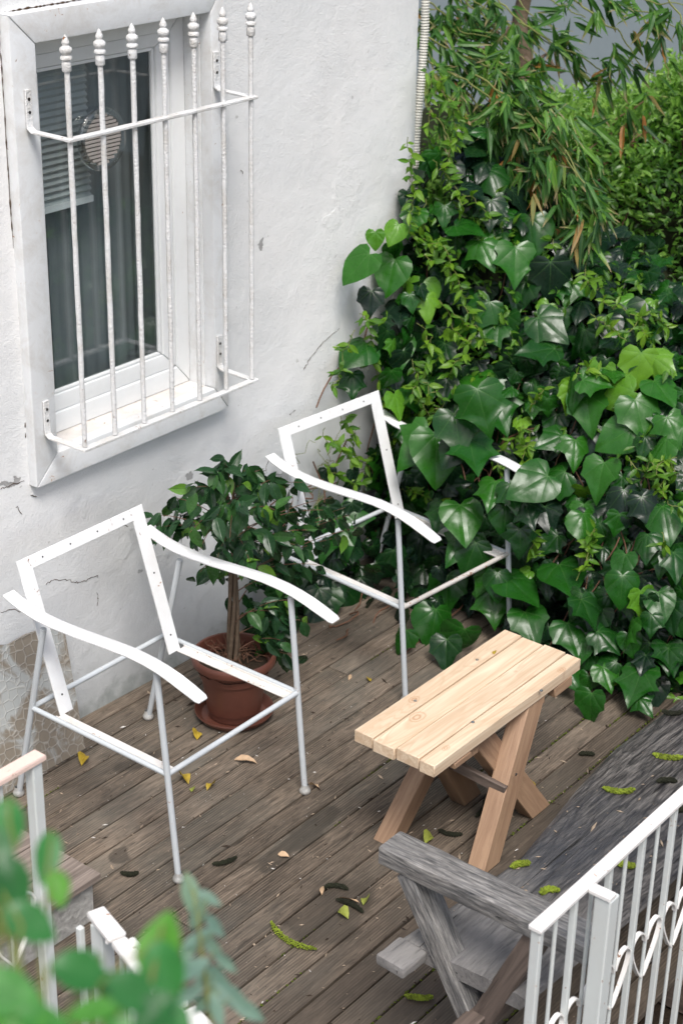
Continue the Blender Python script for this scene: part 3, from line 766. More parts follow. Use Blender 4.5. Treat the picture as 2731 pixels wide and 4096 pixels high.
# ================================================================== GREY SLAB BENCH
bn = empty('timber_bench', (3.9, 1.8, 0)); tag(bn, 'long weathered grey bench with a thick slab seat and plank armrest', 'bench')
ZB = .415
def slab(name, front, back, z1, th, mat, parent, und=.018, n_=4, cup=0):
    """front and back: lists of (x, y) running along x; a thick slab with rounded live edge"""
    v = []; f = []; N = len(front)
    for (a, c) in zip(front, back):
        ya, yb = a[1], c[1]
        prof = [(ya-und, z1-th), (ya-.004, z1-th*.55), (ya, z1-th*.25), (ya-.010, z1-.005), (ya-.018, z1)]
        prof += [(ya+(yb-ya)*t, z1+cup*math.sin(t*9+a[0]*3)*.003) for t in (.3, .5, .7)]
        prof += [(yb+.03, z1), (yb+.006, z1-.006), (yb, z1-th*.4), (yb+und, z1-th)]
        K = len(prof)
        for j, (y, z) in enumerate(prof):
            t = (ya-y)/(ya-yb) if ya != yb else 0
            v.append((a[0]+(c[0]-a[0])*t, y+noise.noise(Vector((a[0]*6, y*5, z*9)))*.004, z))
    for i in range(N-1):
        for j in range(K): f.append((i*K+j, i*K+(j+1) % K, (i+1)*K+(j+1) % K, (i+1)*K+j))
    f += [tuple(range(K))[::-1], tuple((N-1)*K+j for j in range(K))]
    vs = [Vector(q) for q in v]; c = sum(vs, Vector())/len(vs)
    return MB().add([q-c for q in vs], f).build(name, mat, parent, smooth=42, world=Matrix.Translation(c))
fr_pts = [(2.799, 1.978), (2.87, 1.970), (2.97, 1.957), (3.12, 1.938), (3.27, 1.930), (3.45, 1.955), (3.64, 1.985), (3.9, 2.005), (4.15, 1.995), (4.45, 1.985), (4.8, 1.98), (5.2, 1.98)]
bk_pts = [(2.812, 1.610), (2.88, 1.605), (2.95, 1.60), (3.12, 1.585), (3.27, 1.577), (3.45, 1.573), (3.64, 1.570), (3.9, 1.568), (4.15, 1.567), (4.45, 1.567), (4.8, 1.567), (5.2, 1.567)]
plank('seat_end', M['driftdark'], bn, (2.708, 1.938, ZB-.0215), (2.801, 1.933, ZB-.0215), .088, .031, bevel=.007, wob=.004, ns=4)
slab('seat_slab', fr_pts, bk_pts, ZB-.006, .044, M['driftdark'], bn, cup=1)
# end frames: V of two legs carrying the plank arm
def end_frame(x, arm=True):
    out = []
    A1, A2 = Vector((x+.022, 1.972, .602)), Vector((x+.022, 1.615, .0))
    B1, B2 = Vector((x+.030, 1.600, .602)), Vector((x+.030, 1.850, .0))
    plank('leg', M['drift'], bn, A2, A1, .050, .078, (1, 0, 0), .004, .001, 5)
    plank('leg', M['driftbr'], bn, B2, B1, .056, .070, (1, 0, 0), .004, .001, 5)
    if arm:
        ap = plank('armrest', M['drift'], bn, (x+.025, 2.048, .627), (x+.025, 1.455, .627), .090, .050, (0, 0, 1), .005, .0018, 9)
end_frame(2.812)
end_frame(5.0)
plank('stretcher', M['driftbr'], bn, (2.70, 1.745, .265), (5.02, 1.745, .265), .05, .06, (0, 0, 1), .003, .001, 6)

# ================================================================== WHITE RAILING ON THE RIGHT
rl = empty('heart_railing', (3.2, 1.43, -.45)); tag(rl, 'white iron railing with a row of heart curls behind the grey bench', 'railing')
YR_ = 1.422; ZR = .905
plank('top_rail', M['railtop'], rl, (2.490, YR_, ZR+.006), (4.2, YR_, ZR+.006), .032, .012, bevel=.002, wob=.0006, ns=12)
MB().box(2.494, 2.510, YR_-.012, YR_+.012, -.45, ZR-.0005).build('post', M['rail'], rl, bevel=.0025)
xk = 2.648; i = 0
while xk < 4.2:
    MB().box(xk-.0065, xk+.0065, YR_-.0075, YR_+.0075, -.45, ZR-.0005).build('baluster', M['rail'], rl, bevel=.002)
    xk += .1452; i += 1
xk = 2.575
while xk < 4.1:
    b = MB().tube([(xk, YR_, -.45), (xk, YR_, ZR-.0005)], .0048, 8).build('rod', M['rail'], rl, smooth=60)
    if xk > 2.7 or True:
        for s in (-1, 1):
            pts = []
            zb = .452
            for t, (dx, dz) in enumerate(((0, 0), (.012, .012), (.030, .042), (.048, .078), (.058, .108), (.059, .124), (.052, .139), (.040, .147), (.026, .146), (.013, .136), (.004, .118), (.002, .108))):
                pts.append(Vector((xk+s*(dx*1.08+.003), YR_, zb+dz)))
            sm = []
            for q in range(len(pts)-1):
                for r_ in range(3):
                    t = r_/3; p0 = pts[max(q-1, 0)]; p1 = pts[q]; p2 = pts[q+1]; p3 = pts[min(q+2, len(pts)-1)]
                    sm.append(.5*((2*p1)+(p2-p0)*t+(2*p0-5*p1+4*p2-p3)*t*t+(3*p1-p0-3*p2+p3)*t*t*t))
            sm.append(pts[-1])
            MB().ribbon(sm, .011, .0042, (0, 1, 0)).build('heart_curl', M['railtop'], b, smooth=50)
    xk += .1452
MB().box(2.676, 2.716, 1.352, 1.392, -.45, ZR-.002).build('wide_post', M['rail'], rl, bevel=.003)
MB().box(2.672, 2.700, 1.352, YR_-.0165, ZR-.001, ZR+.011).build('post_cap', M['railtop'], rl, bevel=.002)

# ================================================================== GATE AND RAIL ON THE LEFT
gt = empty('white_gate', (1.9, 1.9, -.45)); tag(gt, 'white iron gate edge on with chipped top bar, lower left', 'gate')
ZG = .95
ga = Vector((1.925, 2.117, ZG)); gb = Vector((1.850, 1.890, ZG)); gm = ga.lerp(gb, .42)
plank('top_rail', M['railtop'], gt, ga, gm, .040, .014, bevel=.003)
plank('top_rail', M['railtop'], gt, gm+(gb-ga)*.02+Vector((0, 0, -.004)), gb+(gb-ga)*.16+Vector((0, 0, -.004)), .034, .014, bevel=.003)
dirg = (gb-ga).normalized()
def post(p, wx, mat='rail', name='picket', z1=ZG-.012, parent=gt):
    MB().box(p.x-wx/2, p.x+wx/2, p.y-wx/2, p.y+wx/2, -.45, z1).build(name, M[mat], parent, bevel=.002)
post(ga+dirg*.028, .034, name='gate_post')
post(ga+Vector((-.038, .006, 0)), .014, z1=ZG-.02)
post(ga+dirg*.115, .009); post(ga+dirg*.165, .020); post(ga+dirg*.215, .009)
for t, o_ in ((.14, .026), (.21, .022)):
    p = ga+dirg*t+Vector((o_, .012, -.002))
    MB().tube([p, p+dirg*(.024 if t < .2 else .05)], .0095, 10).build('hinge', M['railtop'], gt, smooth=50)
p = ga+dirg*.07+Vector((-.020, -.012, -.012)); MB().lathe(p, [(.0001, .008), (.005, .006), (.006, 0), (.0001, -.004)], 10).build('hinge_pin', M['railtop'], gt, smooth=50)
ft = empty('low_gate_leaf', (1.8, 1.6, -.45)); tag(ft, 'second piece of white gate rail cut off by the bottom edge of the photo', 'gate')
gc = onz(668, 3960, .93); gd = onz(850, 4150, .93)
plank('top_rail', M['railtop'], ft, gc, gc.lerp(gd, .36), .030, .014, bevel=.003)
plank('top_rail', M['railtop'], ft, gc.lerp(gd, .45), gd, .038, .014, bevel=.003)
dg = (gd-gc).normalized(); post(gc+dg*.05, .012, z1=.92, parent=ft); post(gc+dg*.15, .02, z1=.92, parent=ft)
lr = empty('stair_railing', (1.9, 2.4, -.45)); tag(lr, 'blurred white railing corner with worn pink top, far lower left', 'railing')
ZL = 1.15; YL = 2.392
plank('top_rail', M['pinktop'], lr, (1.2, YL, ZL), (2.045, YL, ZL), .038, .014, bevel=.003)
MB().box(2.008, 2.036, YL-.014, YL+.014, -.45, ZL-.008).build('post', M['rail'], lr, bevel=.003)
for k in range(5):
    xk = 1.93-k*.155
    b = MB().tube([(xk, YL, -.45), (xk, YL, ZL-.008)], .0048, 8).build('rod', M['rail'], lr, smooth=60)
    for s in (-1, 1):
        pts = [Vector((xk+s*(dx*1.1+.003), YL, .66+dz*1.15)) for dx, dz in ((0, 0), (.030, .042), (.055, .1), (.059, .124), (.052, .139), (.040, .147), (.026, .146), (.013, .136), (.002, .108))]
        MB().ribbon(pts, .012, .0045, (0, 1, 0)).build('heart_curl', M['railtop'], b, smooth=60)

# ================================================================== FAR WALL AND TREE BEHIND THE HEDGE
MB().box(10.5, 10.8, -6, 14, -.45, 7).build('neighbour_wall', M['bluegrey'])
tag(bpy.data.objects['neighbour_wall'], 'plain blue-grey rendered wall of a building behind the hedge', 'wall')
# board lying on the soil beyond the railing
tag(plank('fallen_board', M['driftbr'], None, onz(2385, 3920, -.40), onz(2760, 4110, -.40), .07, .05), 'dark wet board lying on the soil behind the railing', 'board')

# ================================================================== FOLIAGE
def leaf_tpl(half, fold=.18, droop=.25, curl=0.0, rows=None, bulge=0.0, twist=0.0):
    """half: outline (x, y) of the right half from the base to the tip (both on x = 0);
    returns verts, faces, uv.  A centre line, a middle line and the edge on either side."""
    N = len(half); v = []; uv = []; f = []
    def z(x, y):
        return fold*abs(x)*(1-bulge*abs(x)) - droop*max(y, 0)**2 - curl*x*x*1.6 + .02*math.sin(y*9+x*5) + twist*x*y
    ym = [max(min(h[1], 1), -.02 if i < N-1 else 1) for i, h in enumerate(half)]
    mid = []; e0 = []; e1 = []
    c = []
    for i, (x, y) in enumerate(half):
        yc = i/(N-1)                     # even rows along the midrib
        c.append((0.0, yc))
    idx = {}
    def addp(x, y):
        v.append((x, y, z(x, y))); uv.append((x, y)); return len(v)-1
    cen = [addp(0, p[1]) for p in c]
    for s in (1, -1):
        last = None
        for i, (x, y) in enumerate(half):
            if i in (0, N-1): ids = (cen[i], cen[i], cen[i])
            else:
                yc = c[i][1]
                ids = (cen[i], addp(s*x*.5, yc+(y-yc)*.5), addp(s*x, y))
            if last:
                for a in (0, 1):
                    q = [last[a], last[a+1], ids[a+1], ids[a]]
                    qq = []
                    for t in q:
                        if t not in qq: qq.append(t)
                    if len(qq) > 2: f.append(tuple(qq if s > 0 else qq[::-1]))
            last = ids
    return v, f, uv
ivyA = [(0, 0), (.10, -.10), (.26, -.16), (.41, -.10), (.50, .08), (.42, .20), (.45, .30), (.58, .43), (.37, .50), (.23, .63), (.11, .82), (0, 1.06)]
ivyB = [(0, 0), (.12, -.12), (.30, -.16), (.45, -.02), (.49, .14), (.47, .26), (.50, .40), (.34, .50), (.23, .66), (.11, .86), (0, 1.06)]
ivyC = [(0, 0), (.12, -.12), (.28, -.20), (.44, -.10), (.40, .06), (.62, .20), (.44, .33), (.30, .44), (.24, .60), (.12, .82), (0, 1.05)]
ivyR = [(0, 0), (.12, -.12), (.30, -.16), (.45, -.04), (.51, .14), (.48, .34), (.40, .52), (.25, .72), (.11, .90), (0, 1.04)]
IVY = [leaf_tpl(ivyR, .12, .34, .7), leaf_tpl(ivyR, .26, .22, .4, twist=.2), leaf_tpl(ivyA, .10, .26, .55), leaf_tpl(ivyB, .22, .20, .45), leaf_tpl(ivyC, .08, .30, .5), leaf_tpl(ivyB, .02, .38, .75), leaf_tpl(ivyA, .28, .12, .3, twist=.3),
       leaf_tpl(ivyB, .34, .42, .2, twist=-.25)]
small = [(0, 0), (.13, .18), (.20, .42), (.16, .68), (.07, .88), (0, 1)]
JAS = [leaf_tpl(small, .35, .3), leaf_tpl([(x*1.15, y) for x, y in small], .25, .55), leaf_tpl([(x*.85, y) for x, y in small], .5, .1)]
fic = [(0, 0), (.14, .10), (.24, .30), (.255, .48), (.19, .68), (.085, .84), (.03, .92), (0, 1.04)]
FIC = [leaf_tpl(fic, .30, .25), leaf_tpl(fic, .15, .5, twist=.3), leaf_tpl([(x*.85, y) for x, y in fic], .55, .15), leaf_tpl(fic, .25, .35, twist=-.4)]
bam = [(0, 0), (.058, .10), (.078, .30), (.064, .60), (.028, .85), (0, 1)]
BAM = [leaf_tpl(bam, .5, .10), leaf_tpl(bam, .3, .3), leaf_tpl([(x*.8, y) for x, y in bam], .6, .0, twist=.5)]

def mat_of(p, d, n, size):
    d = Vector(d).normalized(); n = Vector(n); n = n - d*n.dot(d)
    if n.length < 1e-4: n = d.orthogonal()
    n.normalize(); x = d.cross(n)
    s = size
    return Matrix(((x.x*s, d.x*s, n.x*s, p[0]), (x.y*s, d.y*s, n.y*s, p[1]), (x.z*s, d.z*s, n.z*s, p[2]), (0, 0, 0, 1)))
def visible_px(p):
    q = Vector(p)-CAM; z = q.dot(F_)
    return (1365.5+FPX*q.dot(R_)/z, 2048-FPX*q.dot(U_)/z, z)
def leaf_mesh(name, tpl, rnd, mat):
    v, f, uv = tpl
    me = bpy.data.meshes.new(name); me.from_pydata(v, [], f)
    ul = me.uv_layers.new(name='UVMap')
    for lp in me.loops: ul.data[lp.index].uv = uv[lp.vertex_index]
    at = me.attributes.new('rnd', 'FLOAT', 'POINT'); at.data.foreach_set('value', [rnd]*len(v))
    for p in me.polygons: p.use_smooth = True
    me.materials.append(mat); return me
def foliage(root, name, tpls, pl, mat, limit=300, rest='foliage', variants=7):
    """pl: list of (matrix, rnd, priority); the ones that show largest become parts, the rest one part"""
    def score(e):
        x, y, z = visible_px(e[0].translation)
        inside = -60 < x < 2790 and -60 < y < 4156
        return (e[2] if inside else -9) + e[0].to_scale().x*FPX/z/400
    pl = sorted(pl, key=score, reverse=True)
    top, low = pl[:limit], pl[limit:]
    meshes = {}
    for M_, rnd, _ in top:
        k = (random.randrange(len(tpls)), int(rnd*variants*.999))
        if k not in meshes: meshes[k] = leaf_mesh(name, tpls[k[0]], (k[1]+.5)/variants if rnd < .86 else rnd, mat)
        o = bpy.data.objects.new(name, meshes[k]); put(o, root, M_)
    if low:
        V = []; F = []; UV = []; RN = []; n0 = 0
        T = [(np.array(t[0]), t[1], np.array(t[2])) for t in tpls]
        LI = []; LT = []; base = 0
        for M_, rnd, _ in low:
            v, f, uv = T[random.randrange(len(T))]
            m = np.array(M_); V.append(v @ m[:3, :3].T + m[:3, 3]); UV.append(uv); RN.append(np.full(len(v), rnd))
            for q in f: LI.extend([i+base for i in q]); LT.append(len(q))
            base += len(v)
        V = np.concatenate(V); UV = np.concatenate(UV); RN = np.concatenate(RN)
        c = V.mean(0); V = V - c
        me = bpy.data.meshes.new(rest)
        me.vertices.add(len(V)); me.vertices.foreach_set('co', V.ravel().astype(np.float32))
        me.loops.add(len(LI)); me.loops.foreach_set('vertex_index', np.array(LI, np.int32))
        me.polygons.add(len(LT)); LT = np.array(LT, np.int32)
        st_ = np.concatenate(([0], np.cumsum(LT)[:-1])).astype(np.int32)
        me.polygons.foreach_set('loop_start', st_)
        try: me.polygons.foreach_set('loop_total', LT)
        except Exception: pass
        me.update(calc_edges=True)
        ul = me.uv_layers.new(name='UVMap'); ul.data.foreach_set('uv', UV[np.array(LI)].ravel().astype(np.float32))
        at = me.attributes.new('rnd', 'FLOAT', 'POINT'); at.data.foreach_set('value', RN.astype(np.float32))
        me.polygons.foreach_set('use_smooth', np.ones(len(LT), bool))
        me.materials.append(mat); me.validate()
        o = bpy.data.objects.new(rest, me); put(o, root, Matrix.Translation(Vector(c))); o['kind'] = 'stuff'
def rv3(s=1.0): return Vector((random.gauss(0, s), random.gauss(0, s), random.gauss(0, s)))

# ------------------------------------------------------------------ ivy bank
def lerp_tab(tab, y):
    if y <= tab[0][0]: return tab[0][1]
    for (a, b_), (c, d) in zip(tab, tab[1:]):
        if y <= c: return b_+(d-b_)*(y-a)/(c-a)
    return tab[-1][1]
BASE = [(1.0, 5.25), (1.6, 5.15), (2.2, 4.98), (2.42, 4.72), (2.6, 4.68), (2.85, 4.80), (3.1, 4.93), (3.4, 5.0), (3.62, 4.92), (3.8, 4.88)]
CREST = [(1.0, .78), (1.8, .84), (2.3, .92), (2.7, 1.02), (3.0, 1.12), (3.3, 1.28), (3.55, 1.45), (3.7, 1.62), (3.8, 1.70)]
def lump(y, z): return .11*noise.noise(Vector((y*2.3, z*2.6, 2.0))) + .05*noise.noise(Vector((y*6, z*6, 7.0)))
def ivy_x(y, z):
    b0 = lerp_tab(BASE, y); zc = lerp_tab(CREST, y); t = max(0, min(1, z/zc))
    return b0 + (5.42-b0)*t**1.5 + lump(y, z)
def ivy_pt(y, t, depth=0.0):
    """t 0..1 up the face, 1..1.6 over the top"""
    zc = lerp_tab(CREST, y)
    if t <= 1:
        z = zc*t
        p = Vector((ivy_x(y, z), y, z)); sl = .35+.75*t
        n = Vector((-1, 0, sl)).normalized()
    else:
        q = t-1; p = Vector((5.42+q*1.3+lump(y, zc)*.6, y, zc+.05*math.sin(q*4)+lump(y+3, q*4)*1.2-q*.12)); n = Vector((-.35, 0, 1)).normalized()
    return p - n*depth, n
def hit_ivy(px, py):
    d = ray(px, py); t = 4.2
    while t < 8.5:
        p = CAM+d*t
        zc = lerp_tab(CREST, p.y)
        if p.z < .02 or (p.z < zc and p.x > ivy_x(p.y, p.z)-.02) or (p.y > YW-.05): return p
        if p.x > 5.42 and p.z < zc: return p
        t += .01
    return CAM+d*7
random.seed(21)
ivy = empty('ivy_bank', (5.1, 2.8, 0)); tag(ivy, 'bank of large glossy dark green ivy leaves spilling onto the deck', 'ivy')
# added dark backing sheet, its colour stands for the shade between the leaves
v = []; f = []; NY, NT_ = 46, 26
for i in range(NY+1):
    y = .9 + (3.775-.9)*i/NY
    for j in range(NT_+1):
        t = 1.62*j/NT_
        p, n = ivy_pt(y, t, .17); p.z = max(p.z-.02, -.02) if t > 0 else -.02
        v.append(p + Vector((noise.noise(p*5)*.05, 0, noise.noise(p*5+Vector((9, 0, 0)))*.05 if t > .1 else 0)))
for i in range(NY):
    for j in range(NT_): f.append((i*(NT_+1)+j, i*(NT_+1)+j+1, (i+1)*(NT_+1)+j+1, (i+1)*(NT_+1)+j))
tag(MB().add(v, f).build('shade_backing', M['core'], ivy, smooth=180), kind='stuff')
pl = []
def add_leaf(pl, p, n, size, rnd, prio, spread=.35, down=(-.35, 0, -1), dsp=.45):
    d = Vector(down)+rv3(dsp); nn = Vector(n)+rv3(spread)
    pl.append((mat_of(p, d, nn, size), rnd, prio))
def rnd_ivy(new=.05):
    r_ = random.random()
    if r_ < new: return random.uniform(.88, 1)
    return random.betavariate(1.7, 1.7)*.84
# hand placed big leaves: (photo px, py, length px, lean of the tip in degrees from straight down, + = to the right, tint)
BIG = [(1428,1062,185,-35,.8),(1560,1100,180,-15,.85),(1578,930,110,-20,.9),(1690,1180,160,0,.97),(1866,910,160,30,.7),(1975,720,160,15,.5),(1945,570,190,35,.35),(2120,940,200,5,.6),
 (1940,1010,160,25,.85),(2060,1060,200,-5,.8),(2200,830,180,40,.4),(1775,860,110,0,.7),(1650,880,130,-20,.75),(1500,960,90,0,.9),
 (1420,1400,190,-25,.6),(1583,1400,170,5,.75),(1410,1540,130,-10,.45),(1600,1245,170,15,.1),(1710,1235,130,5,.97),(1925,1260,170,-30,.6),(2035,1310,140,20,.55),(1945,1330,180,-40,.7),
 (2200,1310,190,40,.45),(2150,1400,190,-70,.55),(1915,1500,270,-45,.78),(1985,1640,240,10,.7),(1900,1680,190,10,.6),(1850,1640,200,-40,.4),(2280,1560,170,10,.7),(2350,1640,200,5,.75),
 (2380,1530,150,60,.8),(2560,1670,210,5,.86),(2460,1750,190,-60,.82),(2300,1810,150,-5,.74),(2395,1910,190,-5,.8),(2195,1915,190,-60,.72),(2200,1760,150,-60,.7),
 (1640,1770,190,-45,.78),(1745,1800,210,0,.84),(1890,1795,190,5,.7),(1990,1975,140,-10,.8),(2050,1970,130,10,.6),(1845,2090,180,5,.82),(1755,2060,120,-20,.6),(1850,2160,160,-40,.7),
 (2350,2110,170,5,.83),(2500,2020,170,5,.12),(2580,2040,150,10,.1),(2190,2070,150,10,.12),(2255,2300,230,15,.60),(2080,2350,210,20,.7),(1935,2320,150,-10,.75),(1975,2420,190,0,.82),
 (2485,2260,130,0,.65),(2485,2360,160,0,.7),(2500,2535,180,-35,.75),(2120,2500,190,10,.6),(2290,2550,190,10,.6),(2680,2630,170,0,.5),(1690,2340,190,-30,.55),(1785,2370,190,5,.6),
 (1735,2530,200,-5,.6),(1830,2570,190,-15,.62),(2425,2710,130,10,.83),(2355,2830,160,0,.72),(2540,2740,200,0,.72),(2275,2700,140,30,.6),(2575,2820,110,30,.6),(2670,2640,130,10,.5),
 (1655,2300,150,-30,.4),(1780,2620,160,0,.35),(1600,2560,130,-30,.6),(2220,2660,120,0,.7),(2640,2420,150,10,.6),(2600,2500,110,0,.5),(2660,2080,190,10,.7),(2580,2180,140,0,.5),
 (2690,1720,160,20,.8),(2650,1560,170,20,.86),(2450,1500,130,0,.75),(2550,1480,190,-10,.97),(2640,1450,140,50,.96),(2470,1590,180,-70,.94),(2520,1290,190,15,.35),(2620,1800,160,-30,.75),
 (2100,2180,120,-10,.4),(2060,2180,110,10,.3),(2350,2450,170,0,.5),(2430,2560,150,30,.5),(2300,2420,140,-20,.45),(2700,2260,150,0,.45),(2700,2480,150,20,.55),(2080,1180,170,-20,.3),
 (1480,1210,130,-10,.12),(1530,1310,110,20,.15),(1750,1420,150,-20,.3),(1680,1540,150,10,.2),(1780,1560,120,0,.25),(1960,850,150,0,.15),(1880,760,150,20,.1),(1800,700,140,-10,.1),(2080,800,140,20,.12),(2200,1120,200,10,.08),(2280,1020,160,20,.1)]
for (px, py, L_, lean, tint) in BIG:
    p = hit_ivy(px, py)
    dist = (p-CAM).length; size = L_/FPX*dist*.86
    toC = (CAM-p).normalized()
    n = (toC*.6 + Vector((-.25, -.1, .6)) + rv3(.32)).normalized()
    a = rad(lean)
    d = -U_*math.cos(a) + R_*math.sin(a) - toC*.15 + rv3(.06)
    d = (d - n*d.dot(n)).normalized()
    p = p + toC*random.uniform(.05, .11) - d*size*.42
    if p.y > YW-.03: p.y = YW-.03
    p.z = max(p.z, .02+.6*size if d.z < -.5 else .02)
    r_ = tint if tint > .86 else tint*.84/.86
    pl.append((mat_of(p, d, n, size), r_, 2.0))
for (px, py, L_, lean, tint) in ((1660,1790,200,-40,.78),(1745,1830,220,0,.84),(1890,1815,200,5,.72),(1830,1730,190,10,.6),(1930,1640,210,15,.7),(1815,1790,160,-30,.4),(1850,2085,180,5,.82),
   (1835,2180,170,-30,.7),(1755,2070,130,-20,.6),(1965,1970,140,-10,.8),(2050,1985,130,10,.6),(2120,1935,190,-60,.72),(2020,2080,130,0,.5),(1990,2340,120,0,.6),(1880,2230,150,-20,.5),(2080,2170,130,0,.4),(2110,2050,130,20,.3)):
    X = 4.80 if px < 1800 else 4.755
    p = onx(px, py, X); dist = (p-CAM).length; size = L_/FPX*dist; toC = (CAM-p).normalized()
    n = (toC*.8+Vector((-.1, 0, .45))+rv3(.2)).normalized(); a = rad(lean); d = -U_*math.cos(a)+R_*math.sin(a); d = (d-n*d.dot(n)).normalized()
    pl.append((mat_of(p-d*size*.42, d, n, size), tint*.95 if tint < .86 else tint, 2.0))
nL = 0
while nL < 4300:
    y = random.uniform(1.0, 3.76); t = random.random()**.9*1.5
    layer = random.random(); depth = (-.03 if layer < .25 else .04 if layer < .62 else .11)
    p, n = ivy_pt(y, t, depth)
    # gaps and clumps
    g_ = noise.noise(Vector((y*4.1, p.z*4.3, 5)))
    if g_ < (-.03 if layer < .25 else -.2) and layer < .62: continue
    # keep the space of the second armchair mostly free
    if p.x < 4.92 and 2.98 < y < 3.7 and p.z < .9: continue
    size = random.uniform(.062, .118)*(1.0 if t < 1.05 else .9)
    if p.z < .02: p.z = .02
    if p.y > 3.70 and p.x < 5.25: p.y = 3.70
    nL += 1
    shade = .0 if layer < .25 else -.12 if layer < .62 else -.3  # deeper layers get a darker tint: shade put into the leaf colour
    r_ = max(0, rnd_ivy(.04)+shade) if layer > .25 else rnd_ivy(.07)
    dn = (-.5, 0, -1) if t < 1 else (-1.0, random.uniform(-.6, .6), -.25)
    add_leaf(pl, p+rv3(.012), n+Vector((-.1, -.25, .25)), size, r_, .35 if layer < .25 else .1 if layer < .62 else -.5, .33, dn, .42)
# leaves climbing the wall face up to the corner
for i in range(190):
    u = random.random(); x = 4.72+u*.55; zt = .55+1.25*u**.9
    z = random.uniform(.15 if x > 4.9 else .5, zt)
    p = Vector((x, YW-random.uniform(.03, .12)-(.08 if z < 1.2 else 0), z))
    if x < 4.9 and z < .85: continue
    add_leaf(pl, p, Vector((-.15, -1, .35)), random.uniform(.06, .12), rnd_ivy(.08), .1, .35, (-.1, -.1, -1), .4)
# dark leaves behind and under the second chair, on the wall and the deck
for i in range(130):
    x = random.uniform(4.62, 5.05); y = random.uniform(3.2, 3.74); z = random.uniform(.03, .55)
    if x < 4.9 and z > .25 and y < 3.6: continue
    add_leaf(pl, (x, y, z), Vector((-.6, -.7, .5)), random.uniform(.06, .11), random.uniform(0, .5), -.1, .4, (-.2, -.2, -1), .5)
# the low clump at the wall foot between pot and second chair
for (px, py, L_, lean, tint) in ((1300,2150,190,-5,.72),(1360,2130,230,8,.75),(1285,2080,90,10,.85),(1310,2430,150,10,.6),(1380,2420,150,0,.5),(1250,2400,130,-30,.5),(1420,2450,120,20,.4),(1345,2350,130,20,.35),(1210,2300,110,0,.3),(1440,2360,110,0,.3),(1320,2280,120,-10,.3),(1290,2480,120,30,.5)):
    p = ony(px, py, 3.62 if py < 2300 else 3.60)
    dist = (p-CAM).length; size = L_/FPX*dist; toC = (CAM-p).normalized()
    n = (toC+Vector((0, 0, .4))+rv3(.2)).normalized(); a = rad(lean); d = -U_*math.cos(a)+R_*math.sin(a); d = (d-n*d.dot(n)).normalized()
    p = p - d*size*.45; p.z = max(p.z, .05)
    pl.append((mat_of(p, d, n, size), tint*.84, 2.0))
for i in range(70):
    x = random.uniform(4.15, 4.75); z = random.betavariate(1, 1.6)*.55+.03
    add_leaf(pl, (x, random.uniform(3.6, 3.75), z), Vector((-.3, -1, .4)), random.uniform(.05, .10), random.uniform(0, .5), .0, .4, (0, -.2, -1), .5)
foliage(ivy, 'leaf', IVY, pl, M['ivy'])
# runners and petioles
stm = MB()
def wander(p0, p1, n=12, amp=.05):
    p0, p1 = Vector(p0), Vector(p1); out = []; o = rv3(9)
    for i in range(n+1):
        t = i/n; q = p0.lerp(p1, t); w_ = math.sin(t*math.pi)
        out.append(q + Vector((noise.noise(o+Vector((t*3, 0, 0))), noise.noise(o+Vector((0, t*3, 5))), noise.noise(o+Vector((5, 0, t*3)))))*amp*2*w_)
    return out
for i in range(60):
    y = random.uniform(2.2, 3.72); p0, n0 = ivy_pt(y, random.uniform(0, .5), .02); p1, n1 = ivy_pt(min(3.74, max(1.5, y+random.uniform(-.4, .4))), random.uniform(.4, 1.0), .02)
    p0.z = max(p0.z, .015)
    stm.tube(wander(p0, p1, 12, .06), [.0028]*13, 5)
for a, b_ in (((4.45, 3.52, .02), (4.75, 3.60, .03)), ((4.40, 3.45, .015), (4.8, 3.45, .04)), ((4.5, 3.2, .012), (4.95, 3.25, .03)), ((4.30, 3.72, .35), (4.78, 3.72, .62)), ((4.35, 3.73, .5), (4.75, 3.74, .45)), ((4.5, 3.74, .1), (4.55, 3.74, .55)),
               ((4.62, 3.74, .8), (5.1, 3.72, 1.2)), ((4.62, 3.72, .02), (4.58, 3.72, .6))):
    stm.tube(wander(a, b_, 12, .05), [.0032]*13, 5)
tag(stm.build('runner_stems', M['stem'], ivy, smooth=80), kind='stuff')

